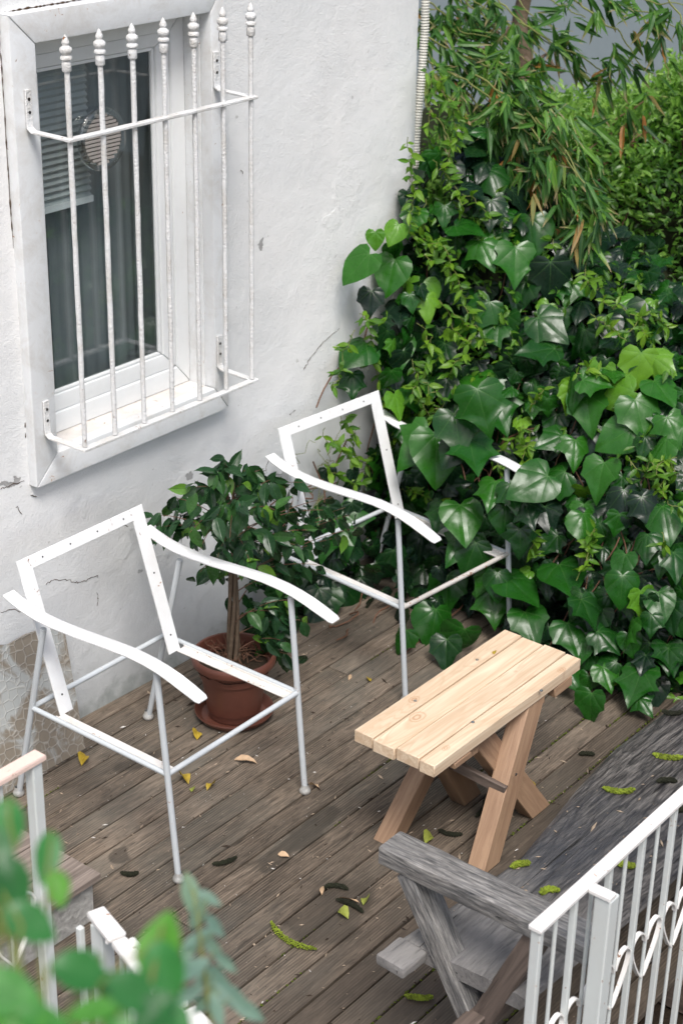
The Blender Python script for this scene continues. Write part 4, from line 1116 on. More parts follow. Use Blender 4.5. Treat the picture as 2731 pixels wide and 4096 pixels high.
# ------------------------------------------------------------------ jasmine twining over the ivy
random.seed(5)
jas = empty('jasmine_vine', (5.1, 3.4, 0)); tag(jas, 'fine jasmine vine with small bright green leaves twining over the ivy', 'vine')
JX = []
def seg(off, pts): return [(off[0]+x*.9126, off[1]+y*.9126) for x, y in pts]
C3, C4 = (1300, 0), (1300, 1200)
JX = [seg(C3, [(362, 600), (372, 750), (385, 880), (372, 980), (400, 1080), (470, 1150)]), seg(C3, [(470, 250), (500, 350), (560, 480), (575, 600), (530, 720), (545, 830)]),
      seg(C3, [(440, 870), (430, 1050), (520, 1080), (560, 1230), (610, 1300), (650, 1400)]), seg(C3, [(590, 430), (600, 520), (570, 640)]), seg(C3, [(380, 1000), (450, 1060), (540, 1130), (600, 1280)]),
      seg(C4, [(500, 0), (560, 130), (640, 180), (600, 260), (540, 330)]), seg(C4, [(470, 160), (430, 330), (380, 430), (460, 510)]), seg(C4, [(150, 60), (190, 120), (230, 330), (290, 420), (270, 480)]),
      seg(C4, [(380, 260), (420, 360), (500, 420), (480, 520)]), seg(C4, [(240, 560), (280, 640), (250, 700)]), seg(C4, [(870, 550), (800, 620), (740, 690), (770, 760)]), seg(C4, [(870, 560), (900, 610), (860, 640)]),
      seg(C4, [(930, 390), (940, 430), (900, 460)]), seg(C4, [(1330, 690), (1400, 750), (1500, 700), (1550, 760)]), seg(C4, [(1540, 690), (1450, 740), (1480, 850)]), seg(C4, [(890, 1000), (920, 1050), (930, 1120)]),
      seg(C4, [(1470, 1020), (1480, 1080)]), seg(C4, [(1140, 1070), (1150, 1140)]), seg(C4, [(1090, 330), (1150, 290), (1200, 330)]), seg(C4, [(0, 560), (60, 640), (110, 700)]), seg(C4, [(60, 500), (120, 560), (180, 720)]),
      seg(C4, [(0, 720), (80, 790), (160, 800)]), seg(C4, [(330, 830), (420, 850), (500, 900)]), seg(C4, [(560, 60), (660, 110), (700, 200)]), seg(C4, [(400, 100), (500, 230), (440, 300)]), seg(C4, [(850, 620), (880, 730), (820, 740)]),
      seg(C4, [(250, 480), (330, 560), (350, 640)]), seg(C4, [(1500, 880), (1560, 930)]), seg(C4, [(130, 130), (60, 330), (40, 380)]), seg(C3, [(440, 300), (470, 420), (440, 560)]), seg(C3, [(980, 1040), (1000, 1080)]),
      seg(C4, [(1100, 1230), (1180, 1000), (1150, 1080)]), seg(C3, [(470, 700), (560, 800), (600, 900)]), seg(C3, [(600, 850), (680, 900), (720, 960)]), seg(C3, [(1140, 1180), (1180, 1260), (1240, 1340)]), seg(C4, [(1160, 60), (1250, 120), (1320, 180)]),
      seg(C4, [(1250, 30), (1330, 60), (1400, 150)]), seg(C4, [(1330, 140), (1420, 60), (1500, 120)])]
js = MB(); jl = []
for si, strand in enumerate(JX):
    P3 = []
    for (px, py) in strand:
        p = hit_ivy(px, py); toC = (CAM-p).normalized(); P3.append(p+toC*random.uniform(.09, .15))
    fine = []
    for a, c in zip(P3, P3[1:]):
        fine += wander(a, c, 7, .018)[:-1]
    fine.append(P3[-1]); js.tube(fine, [.0014]*len(fine), 4)
    L_ = 0; step = .020
    for a, c in zip(fine, fine[1:]):
        L_ += (c-a).length
        while L_ > step:
            L_ -= step; tdir = (c-a).normalized(); side = rv3(1); side = (side-tdir*side.dot(tdir)).normalized()
            for s in (1, -1):
                if random.random() < .12: continue
                d = side*s + tdir*random.uniform(.1, .8) + Vector((-.15, -.1, .1)) + rv3(.2)
                jl.append((mat_of(c, d, Vector((-.6, -.35, .8))+rv3(.35), random.uniform(.030, .056)), min(1, random.betavariate(2.2, 1.5)), .5))
for i in range(750):   # more sprigs of it through the upper half of the ivy
    y = random.choice((random.uniform(3.3, 3.74), random.uniform(2.4, 3.74))); t = random.uniform(.45, 1.25)
    if noise.noise(Vector((y*3.1, t*5, 1))) < .05: continue
    p, n = ivy_pt(y, t, -.02)
    if p.x < 4.92 and 2.98 < y < 3.7 and p.z < .9: continue
    q = p+rv3(.03)
    for r_ in range(3):
        jl.append((mat_of(q+rv3(.012), rv3(.7)+Vector((-.4, -.2, .1)), Vector((-.5, -.3, .8))+rv3(.4), random.uniform(.026, .046)), random.random()*.75, 0))
foliage(jas, 'leaf', JAS, jl, M['jas'])
for i in range(16):
    p = ony(random.uniform(1260, 1480), random.uniform(1750, 2150), 3.73); q = p+Vector((random.uniform(-.15, .15), 0, random.uniform(-.15, .1)))
    js.tube(wander(p, q, 10, .06), [.0013]*11, 4)
tag(js.build('twining_stems', M['gstem'], jas, smooth=80), kind='stuff')
fw = MB()
# ------------------------------------------------------------------ far hedge of small bright leaves
random.seed(8)
hd = empty('small_leaved_hedge', (6.6, 3.6, -.4)); tag(hd, 'large soft hedge of small bright green leaves behind the ivy, on the right', 'hedge')
HT = [(1.4, 2.05), (2.6, 1.98), (3.1, 1.86), (3.6, 1.66), (4.0, 1.47), (4.4, 1.33), (5.2, 1.3)]
def hedge_pt(y, t, depth=0):
    """t 0..1 up the bulging face, 1..2 over the top"""
    zt = lerp_tab(HT, y); l = .14*noise.noise(Vector((y*1.7, t*3.2, 4)))+.07*noise.noise(Vector((y*4.5, t*8, 8)))
    a = t*math.pi/2
    if t <= 1: c = Vector((6.95-.75*math.cos(a)**.7, y, -.05+(zt+.05)*math.sin(a)**1.1)); n = Vector((-math.cos(a)-.15, 0, math.sin(a)+.1)).normalized()
    else: c = Vector((6.95+(t-1)*1.4, y, zt-.04*(t-1))); n = Vector((0, 0, 1))
    return c + n*(l-depth), n
v = []; f = []; NY, NTt = 40, 30
for i in range(NY+1):
    y = 1.4+3.9*i/NY
    for j in range(NTt+1):
        p, n = hedge_pt(y, 1.9*j/NTt-.0, .13); v.append(p)
for i in range(NY):
    for j in range(NTt): f.append((i*(NTt+1)+j, i*(NTt+1)+j+1, (i+1)*(NTt+1)+j+1, (i+1)*(NTt+1)+j))
tag(MB().add(v, f).build('hedge_shade_backing', M['core'], hd, smooth=180), kind='stuff')  # dark backing sheet, shade of the hedge's inside put into its colour
hl = []
for i in range(38000):
    y = random.uniform(2.2, 4.7); t = random.random()**.9*1.45
    dp = random.choice((-.05, 0, .02, .05, .09)); p, n = hedge_pt(y, t, dp)
    g_ = noise.noise(Vector((y*5, t*9, 3)))
    if g_ < -.30 and dp < .05: continue
    top = min(1, max(0, t))
    r_ = min(1, max(0, random.betavariate(1.6, 1.8)*.55 + .08 + top*.42 + g_*.25 - max(0, dp)*2.2))  # lighter towards the top, darker inside: light put into the leaf tint
    d = n*.5+rv3(.6)+Vector((-.2, 0, .25 if t > .5 else -.2))
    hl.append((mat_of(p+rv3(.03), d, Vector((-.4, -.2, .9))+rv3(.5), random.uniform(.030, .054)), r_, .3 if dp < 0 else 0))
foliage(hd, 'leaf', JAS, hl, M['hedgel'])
hs = MB()
for i in range(50):
    y = random.uniform(2.2, 4.4); a, n = hedge_pt(y, random.uniform(.1, .8), .0); b_, n = hedge_pt(y+random.uniform(-.3, .3), random.uniform(.6, 1.2), -.03)
    hs.tube(wander(a, b_, 9, .05), [.003]*10, 4)
tag(hs.build('twigs', M['stem'], hd, smooth=80), kind='stuff')

# ------------------------------------------------------------------ tree trunk and drooping bamboo
tk = empty('tree', (7.6, 4.9, -.45)); tag(tk, 'slim brown tree trunk rising behind the hedge beside the drooping bamboo', 'tree')
tp = [onx(2085, 560, 7.6), onx(2092, 420, 7.6), onx(2098, 240, 7.6), onx(2075, 90, 7.6), onx(2110, -80, 7.6)]; tp[0:0] = [Vector((7.6, tp[0].y-.02, -.46))]
tp += [tp[-1]+Vector((.05, -.1, .7)), tp[-1]+Vector((.2, -.1, 1.8))]
MB().tube(tp, [.06, .048, .044, .042, .040, .038, .033, .02], 12).build('trunk', M['bark'], tk, smooth=60)
for a, b_ in (((1890, 330), (2040, 100)), ((2100, 230), (2260, 280)), ((1830, -20), (1990, 150))):
    MB().tube(wander(onx(*a, 7.45), onx(*b_, 7.58), 8, .06), [.010]*9, 6).build('limb', M['bark'], tk, smooth=60)
random.seed(12)
bam_ = empty('bamboo_clump', (6.0, 4.3, -.45)); tag(bam_, 'arching bamboo with long narrow drooping leaves, some tips turned orange', 'bamboo')
# canes: photo points and distance from the wall corner plane; the arch runs outwards over the ivy
CANES = [([(1680,130),(1780,190),(1900,240),(2020,300),(2120,390),(2200,480)], 5.75, 3.6), ([(1690,230),(1800,290),(1930,370),(2060,480),(2170,610),(2260,740)], 5.65, 4.4),
         ([(1690,300),(1800,350),(1900,430),(1980,540),(2040,640)], 5.75, 3.2), ([(1900,300),(2060,400),(2200,540),(2300,690),(2370,850)], 5.62, 4.6), ([(1990,380),(2130,520),(2230,690),(2300,850),(2330,960)], 5.60, 4.4),
         ([(2000,420),(2100,580),(2180,740),(2220,880)], 5.66, 3.2), ([(1700,420),(1770,500),(1800,570)], 5.6, 2.0), ([(1830,330),(1950,480),(2010,580)], 5.7, 2.6),
         ([(2140,470),(2260,600),(2350,760),(2400,900)], 5.60, 4.0),
         ([(1700,0),(1780,60),(1850,130),(1960,150)], 6.0, 4.2), ([(1690,60),(1760,140),(1850,210),(1960,230),(2060,290)], 5.95, 4.4), ([(1720,-60),(1830,-20),(1930,60),(2050,180),(2120,260)], 6.1, 4.0), ([(1880,200),(2010,260),(2130,360),(2230,470),(2330,620),(2390,760)], 5.8, 4.2), ([(1990,-60),(1940,20),(1880,90),(1800,120)], 6.1, 2.8), ([(1840,-60),(1900,10),(1990,60)], 6.1, 2.2),
         ([(1960,-40),(2050,60),(2160,150),(2260,220)], 6.2, 2.2), ([(2080,90),(2200,170),(2330,230),(2430,300),(2520,420)], 6.1, 3.4), ([(2250,-40),(2380,60),(2480,130),(2560,260),(2600,320)], 6.0, 3.0),
         ([(2330,-30),(2470,20),(2600,50),(2700,110)], 6.0, 3.2), ([(2450,-60),(2580,0),(2731,20)], 5.9, 2.4), ([(2560,60),(2620,150),(2660,250),(2680,330)], 6.0, 2.0), ([(2140,-60),(2230,20),(2340,70)], 6.2, 2.2),
         ([(2640,-40),(2720,60),(2760,160)], 5.9, 2.0), ([(2050,-60),(2100,40),(2180,110)], 6.3, 2.0)]
bl_ = []; cn = []
for pts, X, dens in CANES:
    P3 = [onx(px, py, X - .10*i/len(pts)) for i, (px, py) in enumerate(pts)]
    fine = []
    for a, c in zip(P3, P3[1:]): fine += wander(a, c, 6, .008)[:-1]
    fine.append(P3[-1])
    nn = len(fine); MB().tube(fine, [.0034*(1-.7*i/nn)+.0008 for i in range(nn)], 5).build('cane', M['gstem'], bam_, smooth=80)
    L_ = 0
    for i, (a, c) in enumerate(zip(fine, fine[1:])):
        t = i/nn; L_ += (c-a).length
        stepb = (.050 if dens > 3 else .085)/dens*2.2
        while L_ > stepb:
            L_ -= stepb
            tdir = (c-a).normalized()
            off = rv3(.042)+Vector((0, 0, -.015)); off = off if dens > 3 else off*.7
            q = c + off
            base = (tdir*random.uniform(.3, 1.0) + Vector((0, 0, -random.uniform(.1, .9))) + rv3(.42)).normalized()
            for kk in range(random.randint(3, 6)):
                d = base + rv3(.36)
                r_ = random.random()**.9
                if dens > 3 and off.z < -.035: r_ = .86+.14*random.random() if random.random() < .30 else r_*.6
                else: r_ = r_*.86 if random.random() < .95 else r_
                bl_.append((mat_of(q+rv3(.006), d, Vector((-.55, -.45, .7))+rv3(.4), random.uniform(.075, .150)), r_, .3+t*.3))
foliage(bam_, 'leaf', BAM, bl_, M['bamboo'])

# ------------------------------------------------------------------ potted weeping fig
random.seed(33)
PC = Vector((3.786, 3.410, 0))
sc_ = MB().lathe(PC+Vector((0, 0, .001)), [(.0001, .004), (.098, .0), (.118, .004), (.133, .022), (.137, .030), (.1355, .034), (.131, .032), (.127, .024), (.112, .010), (.0001, .010)], 48)
fp = empty('potted_fig', PC); tag(fp, 'bushy weeping fig in a brown plastic pot on its saucer between the armchairs', 'potted plant')
tag(sc_.build('plant_saucer', M['terracotta'], smooth=40), 'round brown plastic saucer under the fig pot', 'saucer')
pot = MB().lathe(PC+Vector((0, 0, .012)), [(.0001, .0), (.084, .0), (.089, .004), (.0915, .026), (.0935, .029), (.0940, .034), (.098, .062), (.108, .13), (.118, .198), (.136, .202), (.143, .208), (.145, .220), (.143, .232), (.138, .238),
      (.132, .236), (.128, .225), (.122, .18), (.119, .16)], 56).build('pot', M['terracotta'], fp, smooth=35)
v = [PC+Vector((0, 0, .215))]; f = []; n = 40
for j in range(1, 7):
    for k in range(n):
        a = 2*math.pi*k/n; r_ = .126*j/6; v.append(PC+Vector((r_*math.cos(a), r_*math.sin(a), .200+.018*noise.noise(Vector((r_*30*math.cos(a), r_*30*math.sin(a), 1)))+.012*(1-j/6))))
f = [(0, 1+k, 1+(k+1) % n) for k in range(n)]+[(1+(j-1)*n+k, 1+j*n+k, 1+j*n+(k+1) % n, 1+(j-1)*n+(k+1) % n) for j in range(1, 6) for k in range(n)]
MB().add(v, f).build('potting_soil', M['soil'], fp, smooth=60)
tr = []
for i in range(5):
    a = i*1.256+.3; base = PC+Vector((.016*math.cos(a), .016*math.sin(a), .205)); pts = []
    for j in range(13):
        t = j/12; aa = a+t*4.2; rr_ = .018*(1-.3*math.sin(t*math.pi))
        pts.append(PC+Vector((rr_*math.cos(aa)+(t**2)*.02*math.cos(a), rr_*math.sin(aa)+(t**2)*.02*math.sin(a), .205+t*(.60+.05*math.sin(i*7)))))
    MB().tube(pts, [.0085*(1-.65*j/12) for j in range(13)], 8).build('trunk', M['bark'], fp, smooth=70)
    tr.append(pts)
fb = MB(); fl = []
def fleaf(c, d0, prio=0, size=None):
    if c[0] < 3.64 and c[1] < 3.60 and c[2] < .86: return
    if c[2] < .37 and c[0] < 3.80: return
    if c[0] > 3.99 and random.random() < .45: return
    d = d0*.45 + Vector((0, 0, -random.uniform(.3, 1.2))) + rv3(.35)
    toC = (CAM-Vector(c)).normalized()
    r_ = random.random(); r_ = random.uniform(.90, 1) if r_ < .08 else random.betavariate(1.6, 1.8)*.86
    fl.append((mat_of(c, d, toC*.7+Vector((0, 0, .5))+rv3(.4), size or random.uniform(.052, .085)), r_, prio))
# main sprays from the photo: start on the trunks, end points in the photo at a given y
SPR = [((620,2060),3.66,.40),((640,2110),3.64,.35),((690,1990),3.66,.3),((860,1880),3.42,.2),((900,1850),3.40,.2),((780,1950),3.40,.3),((1400,2060),3.36,.1),((1380,2030),3.40,.1),((1300,2080),3.36,.1),((1350,2150),3.34,0),((1430,2110),3.32,.1),((1330,1990),3.34,.1),((1290,2040),3.3,.1),
       ((1150,1950),3.36,.1),((1040,1880),3.40,.2),((980,1880),3.42,.1),((1080,1920),3.3,.1),((1210,1930),3.36,.1),((800,2290),3.36,-.1),((870,2230),3.34,-.1),((1270,2260),3.26,-.1),((1190,2290),3.3,-.2),((1160,2400),3.3,-.3),
       ((760,2130),3.3,.1),((720,2060),3.62,.2),((1100,2450),3.3,-.3),((1000,2250),3.24,0),((920,2150),3.22,.1),((1080,2150),3.22,.1),((960,2020),3.24,.2),((1100,2040),3.24,.2),((1230,2120),3.28,0),((1200,2480),3.28,-.3),((870,2060),3.26,.1),
       ((1180,2180),3.24,0),((800,2200),3.28,0),((1120,2560),3.30,-.3),((1200,2640),3.32,-.4),((990,1960),3.5,.1),((880,1990),3.5,.1),((1100,2250),3.5,.1),((900,2270),3.5,.1),((1020,2130),3.46,.1)]
for (px, py), yy, up in SPR:
    e = ony(px, py, yy); tz = max(.30, min(.80, e.z-.02))
    i = min(12, max(0, int((tz-.205)/.6*12))); s0 = random.choice(tr)[i]
    mid = (s0+e)/2 + Vector((0, 0, .05))
    pts = [s0*(1-t)**2 + mid*2*t*(1-t) + e*t*t for t in [j/10 for j in range(11)]]
    fb.tube(pts, [.0022*(1-.6*j/10) for j in range(11)], 5)
    for j in range(3, 11):
        for r_ in range(1 if j < 6 else 2):
            fleaf(pts[j]+rv3(.008), (pts[j]-pts[j-1]).normalized()+rv3(.5), .2 if yy < 3.4 else 0)
for i in range(18):
    a = random.uniform(0, 2*math.pi); zz = random.uniform(-1, 1); r_ = (1-zz*zz)**.5*random.uniform(.5, 1)
    c = Vector((PC.x+.01+.17*r_*math.cos(a), PC.y+.17*r_*math.sin(a), .66+.22*zz)); fleaf(c, Vector((math.cos(a), math.sin(a), 0)), 0)
foliage(fp, 'leaf', FIC, fl, M['ficus'])
# a tangle of thin dry roots and twigs on the soil
for i in range(26):
    a = random.uniform(0, 6.28); p0 = PC+Vector((.02*math.cos(a), .02*math.sin(a), .235)); b2 = a+random.uniform(-1, 1); R2 = random.uniform(.05, .14)
    p1 = PC+Vector((R2*math.cos(b2), R2*math.sin(b2), .215+random.uniform(0, .05)))
    fb.tube(wander(p0, p1, 8, .03), [.0012]*9, 4)
tag(fb.build('twigs', M['stem'], fp, smooth=80), kind='stuff')
stk = plank('cane_stake', M['bark'], fp, PC+Vector((.012, .0, .21)), PC+Vector((.010, .005, .875)), .009, .009, (1, 0, 0), .001)

# ------------------------------------------------------------------ out-of-focus leaves close to the camera
random.seed(4)
def near(px, py, dist): return CAM + ray(px, py).normalized()*dist
LFW = [(0, 0), (.16, .08), (.30, .28), (.33, .50), (.24, .74), (.10, .92), (0, 1.02)]
FORE = [leaf_tpl(LFW, .15, .2), leaf_tpl(LFW, .3, .3), leaf_tpl([(x*.75, y) for x, y in LFW], .2, .25)]
fo = empty('balcony_shrub', near(0, 4600, 1.35)*1.0); tag(fo, 'blurred bright green broad leaves close to the camera, lower left', 'shrub')
FL_ = [(20,3330,270,-5,.45,1.35),(190,3440,250,-15,.55,1.4),(235,3560,170,10,.95,1.35),(140,3700,270,60,.3,1.3),(50,3560,300,20,.1,1.3),(-20,3420,300,30,.05,1.3),(50,3700,260,80,.05,1.35),
       (60,3980,330,70,.7,1.2),(0,4060,330,40,.75,1.2),(350,3890,290,80,.3,1.25),(470,3950,250,70,.1,1.28),(300,3870,220,-60,.25,1.3),(350,4040,260,-80,.75,1.2),(560,3980,280,60,.2,1.2),(640,3760,330,175,.93,1.3),(670,3900,280,20,.45,1.28),(600,4070,260,-40,.05,1.2),(720,4090,200,30,.4,1.2),(20,3240,220,160,.4,1.4),(480,4100,240,20,.6,1.2),(80,4120,260,-40,.8,1.2),(200,4080,260,80,.7,1.2)]
ll = []; fs = MB()
hub = near(120, 4500, 1.30)
for (px, py, L_, ang, tint, dist) in FL_:
    c = near(px, py, dist); toC = (CAM-c).normalized(); a = rad(ang)
    d = (-U_*math.cos(a)+R_*math.sin(a)); n = (toC+Vector((0, 0, .5))+rv3(.2)).normalized(); d = (d-n*d.dot(n)).normalized(); size = L_/FPX*dist
    b0 = c-d*size*.5
    ll.append((mat_of(b0, d, n, size*.86), tint, 1))
    fs.tube(wander(hub.lerp(b0, .45), b0, 6, .01), [.0012]*7, 4)
foliage(fo, 'leaf', FORE, ll, M['fore'])
fs.tube([Vector((hub.x, hub.y, -.45)), Vector((hub.x-.02, hub.y, 1.4)), hub, near(100, 4150, 1.32), near(30, 3600, 1.35), near(10, 3200, 1.4)], [.012, .009, .004, .003, .0022, .0015], 7)
fs.tube([hub, near(420, 4080, 1.27), near(600, 3950, 1.27), near(650, 3700, 1.3)], [.003, .0022, .0018, .0012], 6)
fs.build('stems', M['gstem'], fo, smooth=60)
eu = empty('grey_leaved_sprig', near(900, 4600, 1.8)); tag(eu, 'blurred grey-green sprig of small narrow leaves near the bottom left', 'shrub')
EL = [(765,3580,190,10,.9),(790,3660,150,-30,.3),(835,3590,120,60,.2),(855,3700,130,50,.1),(800,3750,170,-40,.2),(760,3790,140,-20,.5),(850,3790,130,40,.3),(760,3880,180,-60,.1),(830,3900,140,-40,.4),(900,3850,120,50,.2),(870,3930,200,45,.1),(930,3990,190,50,.0),(820,4010,150,-50,.5),(990,4040,160,55,.2),(870,4040,150,10,.3),(750,3980,150,-60,.2)]
el = []; es = MB(); hub2 = near(860, 4500, 1.75)
spine = [hub2, near(850, 4150, 1.75), near(830, 3950, 1.75), near(800, 3750, 1.75), near(775, 3560, 1.75)]
for (px, py, L_, ang, tint) in EL:
    dist = 1.75+random.uniform(-.05, .05); c = near(px, py, dist); toC = (CAM-c).normalized(); a = rad(ang)
    d = (-U_*math.cos(a)+R_*math.sin(a)); n = (toC+Vector((0, 0, .3))+rv3(.3)).normalized(); d = (d-n*d.dot(n)).normalized(); size = L_/FPX*dist
    el.append((mat_of(c-d*size*.5, d, n, size), tint, 1)); es.tube([near(800+(py-3750)*.1, py+30, 1.75), c-d*size*.5], [.0008, .0006], 4)
foliage(eu, 'leaf', [leaf_tpl([(x*1.0, y) for x, y in small], .2, .2)], el, M['euca'])
es.tube([Vector((hub2.x, hub2.y, -.45))]+spine, [.008, .003, .002, .0016, .0013, .0008], 6)
es.build('stems', M['gstem'], eu, smooth=60)

# ================================================================== SMALL THINGS ON THE DECK AND THE BENCH
random.seed(90)
def catkin(px, py, ang, L_, z, mat, label, bend=.25, grp='fallen catkins'):
    c = onz(px, py, z); dist = (c-CAM).length
    d = (R_*math.cos(rad(ang))+U_*math.sin(rad(ang))); d.z = 0; dl = d.length; d.normalize()
    L3 = .84*L_/FPX*dist/max(dl, .5); n = 22; side = Vector((-d.y, d.x, 0)); r0_ = .0078 if mat == 'catg' else .0062
    pts = [c + d*((i/n)-.5)*L3 + side*bend*L3*(.25-((i/n)-.5)**2) + Vector((0, 0, r0_*.9+.001)) for i in range(n+1)]
    core = MB().tube(pts, [r0_*.42*math.sin(max(.14, min(1, i/n*6, (1-i/n)*6))*math.pi/2) for i in range(n+1)], 6)
    ncore = len(core.f)
    # crowded little florets round the axis
    for i in range(n*3+1):
        t = i/(n*3); p = pts[0].lerp(pts[-1], t)+side*bend*L3*(.25-(t-.5)**2)
        tp_ = max(.35, math.sin(min(1, t*7, (1-t)*7)*math.pi/2))
        for k in range(4):
            a = k*1.571+i*1.1; q = p+(side*math.cos(a)+Vector((0, 0, 1))*math.sin(a))*r0_*.8*tp_*random.uniform(.55, 1.3)
            if q.z < z+.001: q.z = z+.001
            s_ = .0036*random.uniform(.5, 1.3)
            core.add([q+Vector((s_, 0, 0)), q+Vector((-s_*.5, s_*.9, 0)), q+Vector((-s_*.5, -s_*.9, 0)), q+Vector((0, 0, s_)), q-Vector((0, 0, s_))], [(0,1,3),(1,2,3),(2,0,3),(1,0,4),(2,1,4),(0,2,4)])
    o = tag(core.build('catkin', M[mat], smooth=50), label, 'catkin', grp)
    o.data.materials.append(M['catd'])
    for q in o.data.polygons[:ncore]: q.material_index = 1
zb_ = ZB-.004
for a in (
 (1174,3750,-65,165,.003,'catg','bright green catkin curled on the open deck left of the bench'),
 (1674,3993,-8,125,.003,'catg','bright green catkin on the deck under the bench armrest, bottom edge'),
 (899,3449,50,85,.003,'catd','short black catkin on the deck right of the front chair leg'),
 (520,3497,3,80,.003,'catd','thin black catkin on the deck left of the front chair leg'),
 (1343,3559,-12,110,.003,'catd','dark catkin on the deck beside a brown leaf near the armrest tip'),
 (1399,3630,-60,95,.003,'catd','black bent catkin crossed by a brown pod on the deck'),
 (1800,3334,-35,95,.003,'catd','mossy dark catkin under the pine table with a dry twig beside it'),
 (1922,3237,80,75,.003,'catd','black catkin standing out under the pine table spreader'),
 (2345,3022,-2,70,.003,'catd','black catkin on the deck between table and slab bench'),
 (826,4002,-3,100,.003,'catd','dark catkin behind the grey-leaved sprig at the bottom'),
 (2669,3030,-20,130,zb_,'catg','largest green catkin, at the far end of the bench seat'),
 (2473,3162,-8,145,zb_,'catg','long yellow-green catkin in the middle of the bench seat'),
 (2665,3132,5,90,zb_,'catd','dark catkin on the bench seat right of the long green one'),
 (2710,3242,0,60,zb_,'catd','small dark catkin on the bench by the railing top'),
 (2080,3468,38,80,zb_,'catg','short green catkin on the bench edge next to the table leg'),
 (2497,3463,-42,80,zb_,'catg','green and brown catkin on the bench seen between railing bars'),
 (2196,3575,28,85,zb_,'catg','bright green catkin on the bench touching the white railing'),
 (2687,2852,-4,95,zb_,'catd','black catkin on the bench corner under the ivy')):
    catkin(*a[:7], bend=random.choice((-1, 1))*random.uniform(.25, .75))
def curl_leaf(px, py, L_, z, mat, label, ang=0, fold=.8, w_=.33, cat='fallen leaf'):
    c = onz(px, py, z); dist = (c-CAM).length; L3 = L_/FPX*dist*1.0
    tp_ = leaf_tpl([(0, 0), (w_*.6, .15), (w_, .42), (w_*.8, .7), (w_*.3, .92), (0, 1)], fold, .0, 0, twist=random.choice((-1, 1))*random.uniform(.8, 1.8))
    Rz = Matrix.Rotation(rad(ang), 3, 'Z'); v = []
    for q in tp_[0]:
        qq = Vector((q[0], q[1]-.5, q[2]+.22*math.sin(q[1]*3.1)*fold)); qq = Rz @ qq; v.append(c+qq*L3)
    mz = min(q.z for q in v); v = [q+Vector((0, 0, z+.0015-mz)) for q in v]
    # give it a little thickness
    n = len(v); v2 = v+[q+Vector((0, 0, .0007)) for q in v]; f2 = [tuple(q) for q in tp_[1]]+[tuple(i+n for i in q)[::-1] for q in tp_[1]]
    tag(MB().add(v2, f2).build('fallen_leaf', M[mat], smooth=60), label, cat, 'fallen leaves on the deck')
for a in (
 (337,3046,66,'yleaf','yellow curled leaf on the deck by the glass sheet',-60,.9), (790,2945,60,'yleaf','yellow curled leaf on the deck below the fig pot saucer',-50,.7),
 (738,3120,72,'yleaf','curled yellow leaf just under the front corner of the near chair seat',-20,1.0), (844,3150,56,'yleaf','yellow-brown leaf on the deck right of the near chair front leg top',-80,.9),
 (1460,3608,52,'gleaf','small olive leaf on the deck near the armrest tip',-70,.9), (1372,3663,60,'gleaf','pale green two-lobed leaf below the brown pod',-10,.9),
 (735,3866,50,'yleaf','yellow leaf on the deck beside the blurred green leaf',-60,.6), (1713,3362,62,'gleaf','crumpled olive leaf on the deck under the pine table',-80,.9),
 (983,3050,95,'bleaf','long straw coloured dry leaf in front of the fig pot',25,.7,.12), (1134,3425,48,'bleaf','narrow pale pod lying on the damp stain',20,.5,.2),
 (1395,3605,85,'bleaf','narrow reddish brown pod lying across a black catkin',22,.4,.14), (1287,3566,50,'bleaf','small tan leaf at the end of a dark catkin',-50,.6,.18),
 (1255,3148,44,'bleaf','tan leaf scrap against the right front foot of the near chair',15,.6,.3), (770,3160,34,'gleaf','tiny grey-green leaf scrap beside the yellow ones',-60,.5),
 (1475,2720,34,'yleaf','small yellow sliver on the deck near the far chair leg',-30,.4), (1400,2712,44,'bleaf','straw sliver on the deck beside the far chair leg',-65,.3,.15), (2130,3140,50,'yleaf','small yellow scrap on the deck by the table foot',-50,.5,.2),
 (1975,2613,26,'yleaf','tiny olive fragment on the pine table top',-60,.5)):
    px, py, L_, mt, lb, an, fo_ = a[:7]
    curl_leaf(px, py, L_, ZT if 'table top' in lb else .003, mt, lb, an, fo_, a[7] if len(a) > 7 else .33)
# uncountable crumbs, slivers and seed scraps
def crumbs(name, mat, n, size, region, label, z=.002):
    b = MB()
    for i in range(n):
        for _ in range(30):
            x, y = random.uniform(*region[0]), random.uniform(*region[1])
            if random.random() < .35: y = y0 + round((y-y0)/PITCH)*PITCH-.003+random.gauss(0, .003)
            px, py, zz = visible_px((x, y, 0))
            if -50 < px < 2800 and py < 4150: break
        s_ = size*random.lognormvariate(0, .5); a = random.uniform(0, math.pi); el_ = random.uniform(1, 3.5)
        dx, dy = Vector((math.cos(a), math.sin(a), 0)), Vector((-math.sin(a), math.cos(a), 0)); c = Vector((x, y, z))
        b.add([c+dx*s_*el_, c+dy*s_*.6, c-dx*s_*el_*.9, c-dy*s_*.5, c+Vector((0, 0, s_*.7))], [(0,1,4),(1,2,4),(2,3,4),(3,0,4)])
    tag(b.build(name, M[mat]), label, 'litter', kind='stuff')
crumbs('dry_crumbs', 'crumb', 620, .0022, ((2.1, 5.0), (1.65, 3.7)), 'tan crumbs and slivers scattered over the deck boards')
crumbs('dark_crumbs', 'crumbd', 620, .0022, ((2.1, 5.0), (1.65, 3.7)), 'dark seed scraps scattered over the deck boards')
crumbs('pale_specks', 'crumbw', 260, .0016, ((2.1, 5.0), (1.65, 3.7)), 'pale specks of blossom scattered over the deck boards')
crumbs('bench_crumbs', 'crumb', 90, .0018, ((2.9, 4.9), (1.62, 1.93)), 'tan crumbs scattered over the slab seat', ZB-.002)
b = MB()
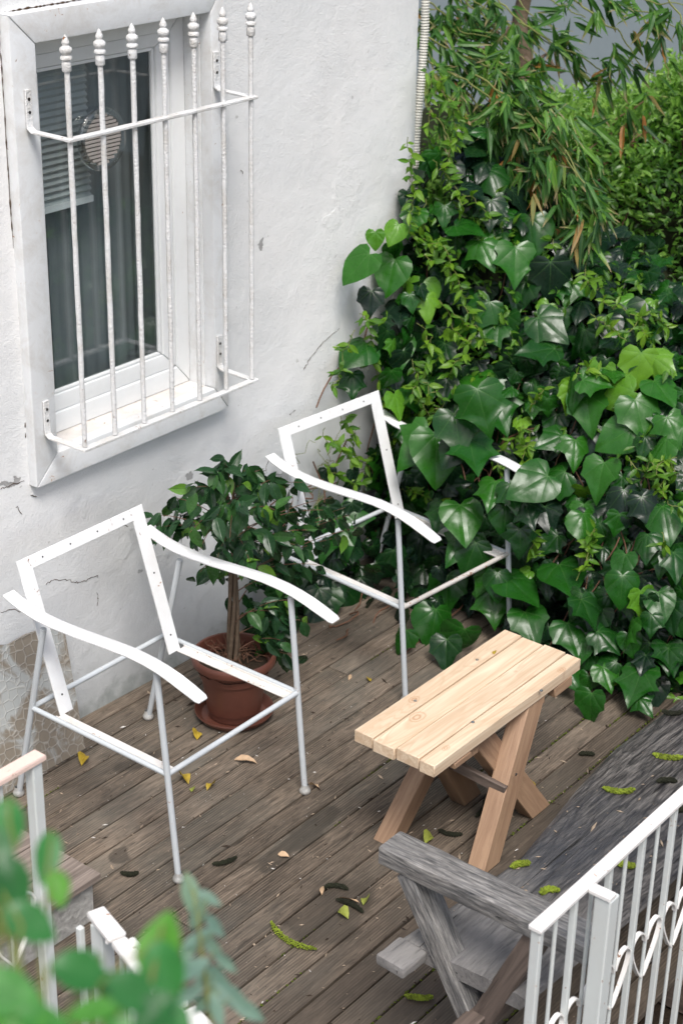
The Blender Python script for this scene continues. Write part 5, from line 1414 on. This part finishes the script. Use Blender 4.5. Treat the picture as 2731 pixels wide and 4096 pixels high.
for k in range(-14, 6):
    yj = y0+k*PITCH-.003
    for i in range(420):
        x = random.uniform(2.0, 5.3)
        if noise.noise(Vector((x*1.9, k*3.7, 0))) < (.02 if k < -6 else .34 if k < 0 else .42): continue
        s_ = random.uniform(.0014, .0045); c = Vector((x, yj+random.gauss(0, .0022), -.002))
        b.add([c+Vector((s_, 0, 0)), c+Vector((0, s_, 0)), c+Vector((-s_, 0, 0)), c+Vector((0, -s_, 0)), c+Vector((0, 0, s_*.9))], [(0,1,4),(1,2,4),(2,3,4),(3,0,4)])
tag(b.build('joint_moss', M['moss']), 'green moss growing in the joints between the deck boards', 'moss', kind='stuff')
# soil side beyond the railing: leaf litter
b = MB()
for i in range(900):
    x = random.uniform(2.6, 5.5); y = random.uniform(-.2, 1.5); s_ = random.uniform(.008, .028); c = Vector((x, y, -.447)); a = random.uniform(0, 6.28)
    dx, dy = Vector((math.cos(a), math.sin(a), random.uniform(-.1, .4))), Vector((-math.sin(a), math.cos(a), random.uniform(-.2, .3)))
    b.add([c+dx*s_, c+dy*s_*.5+Vector((0, 0, s_*.2)), c-dx*s_*.3, c-dy*s_*.5], [(0,1,2,3)])
tag(b.build('leaf_litter', M['bleaf']), 'brown leaf litter on the soil behind the railing', 'leaf litter', kind='stuff')
random.seed(17)
lo = empty('ground_ivy', (3.3, .9, -.45)); tag(lo, 'bluish green ivy leaves growing low on the soil behind the railing', 'ivy'); gl = []
for (px, py, L_, lean) in ((2700,3830,300,-40),(2720,3950,260,10),(2690,3560,150,20),(2640,3700,150,-20),(2725,3700,200,0),(2560,3790,90,10),(2600,3930,110,0),(2730,4060,200,0),(2690,3480,120,0),(2540,3990,80,40)):
    p = onz(px, py, -.30); dist = (p-CAM).length; size = L_/FPX*dist; n = Vector((-.2, -.2, 1))+rv3(.3); a = rad(lean); d = -U_*math.cos(a)+R_*math.sin(a); gl.append((mat_of(p-d*size*.4, d, n, size), random.uniform(.0, .4), 1))
for i in range(120):
    p = Vector((random.uniform(3.2, 5.6), random.uniform(.6, 1.48), random.uniform(-.42, -.2)))
    add_leaf(gl, p, Vector((-.3, -.2, 1)), random.uniform(.05, .11), random.uniform(0, .6), 0, .4, (-1, 0, -.3), .6)
foliage(lo, 'leaf', IVY, gl, M['ivy'])
print('objects', len(bpy.data.objects))
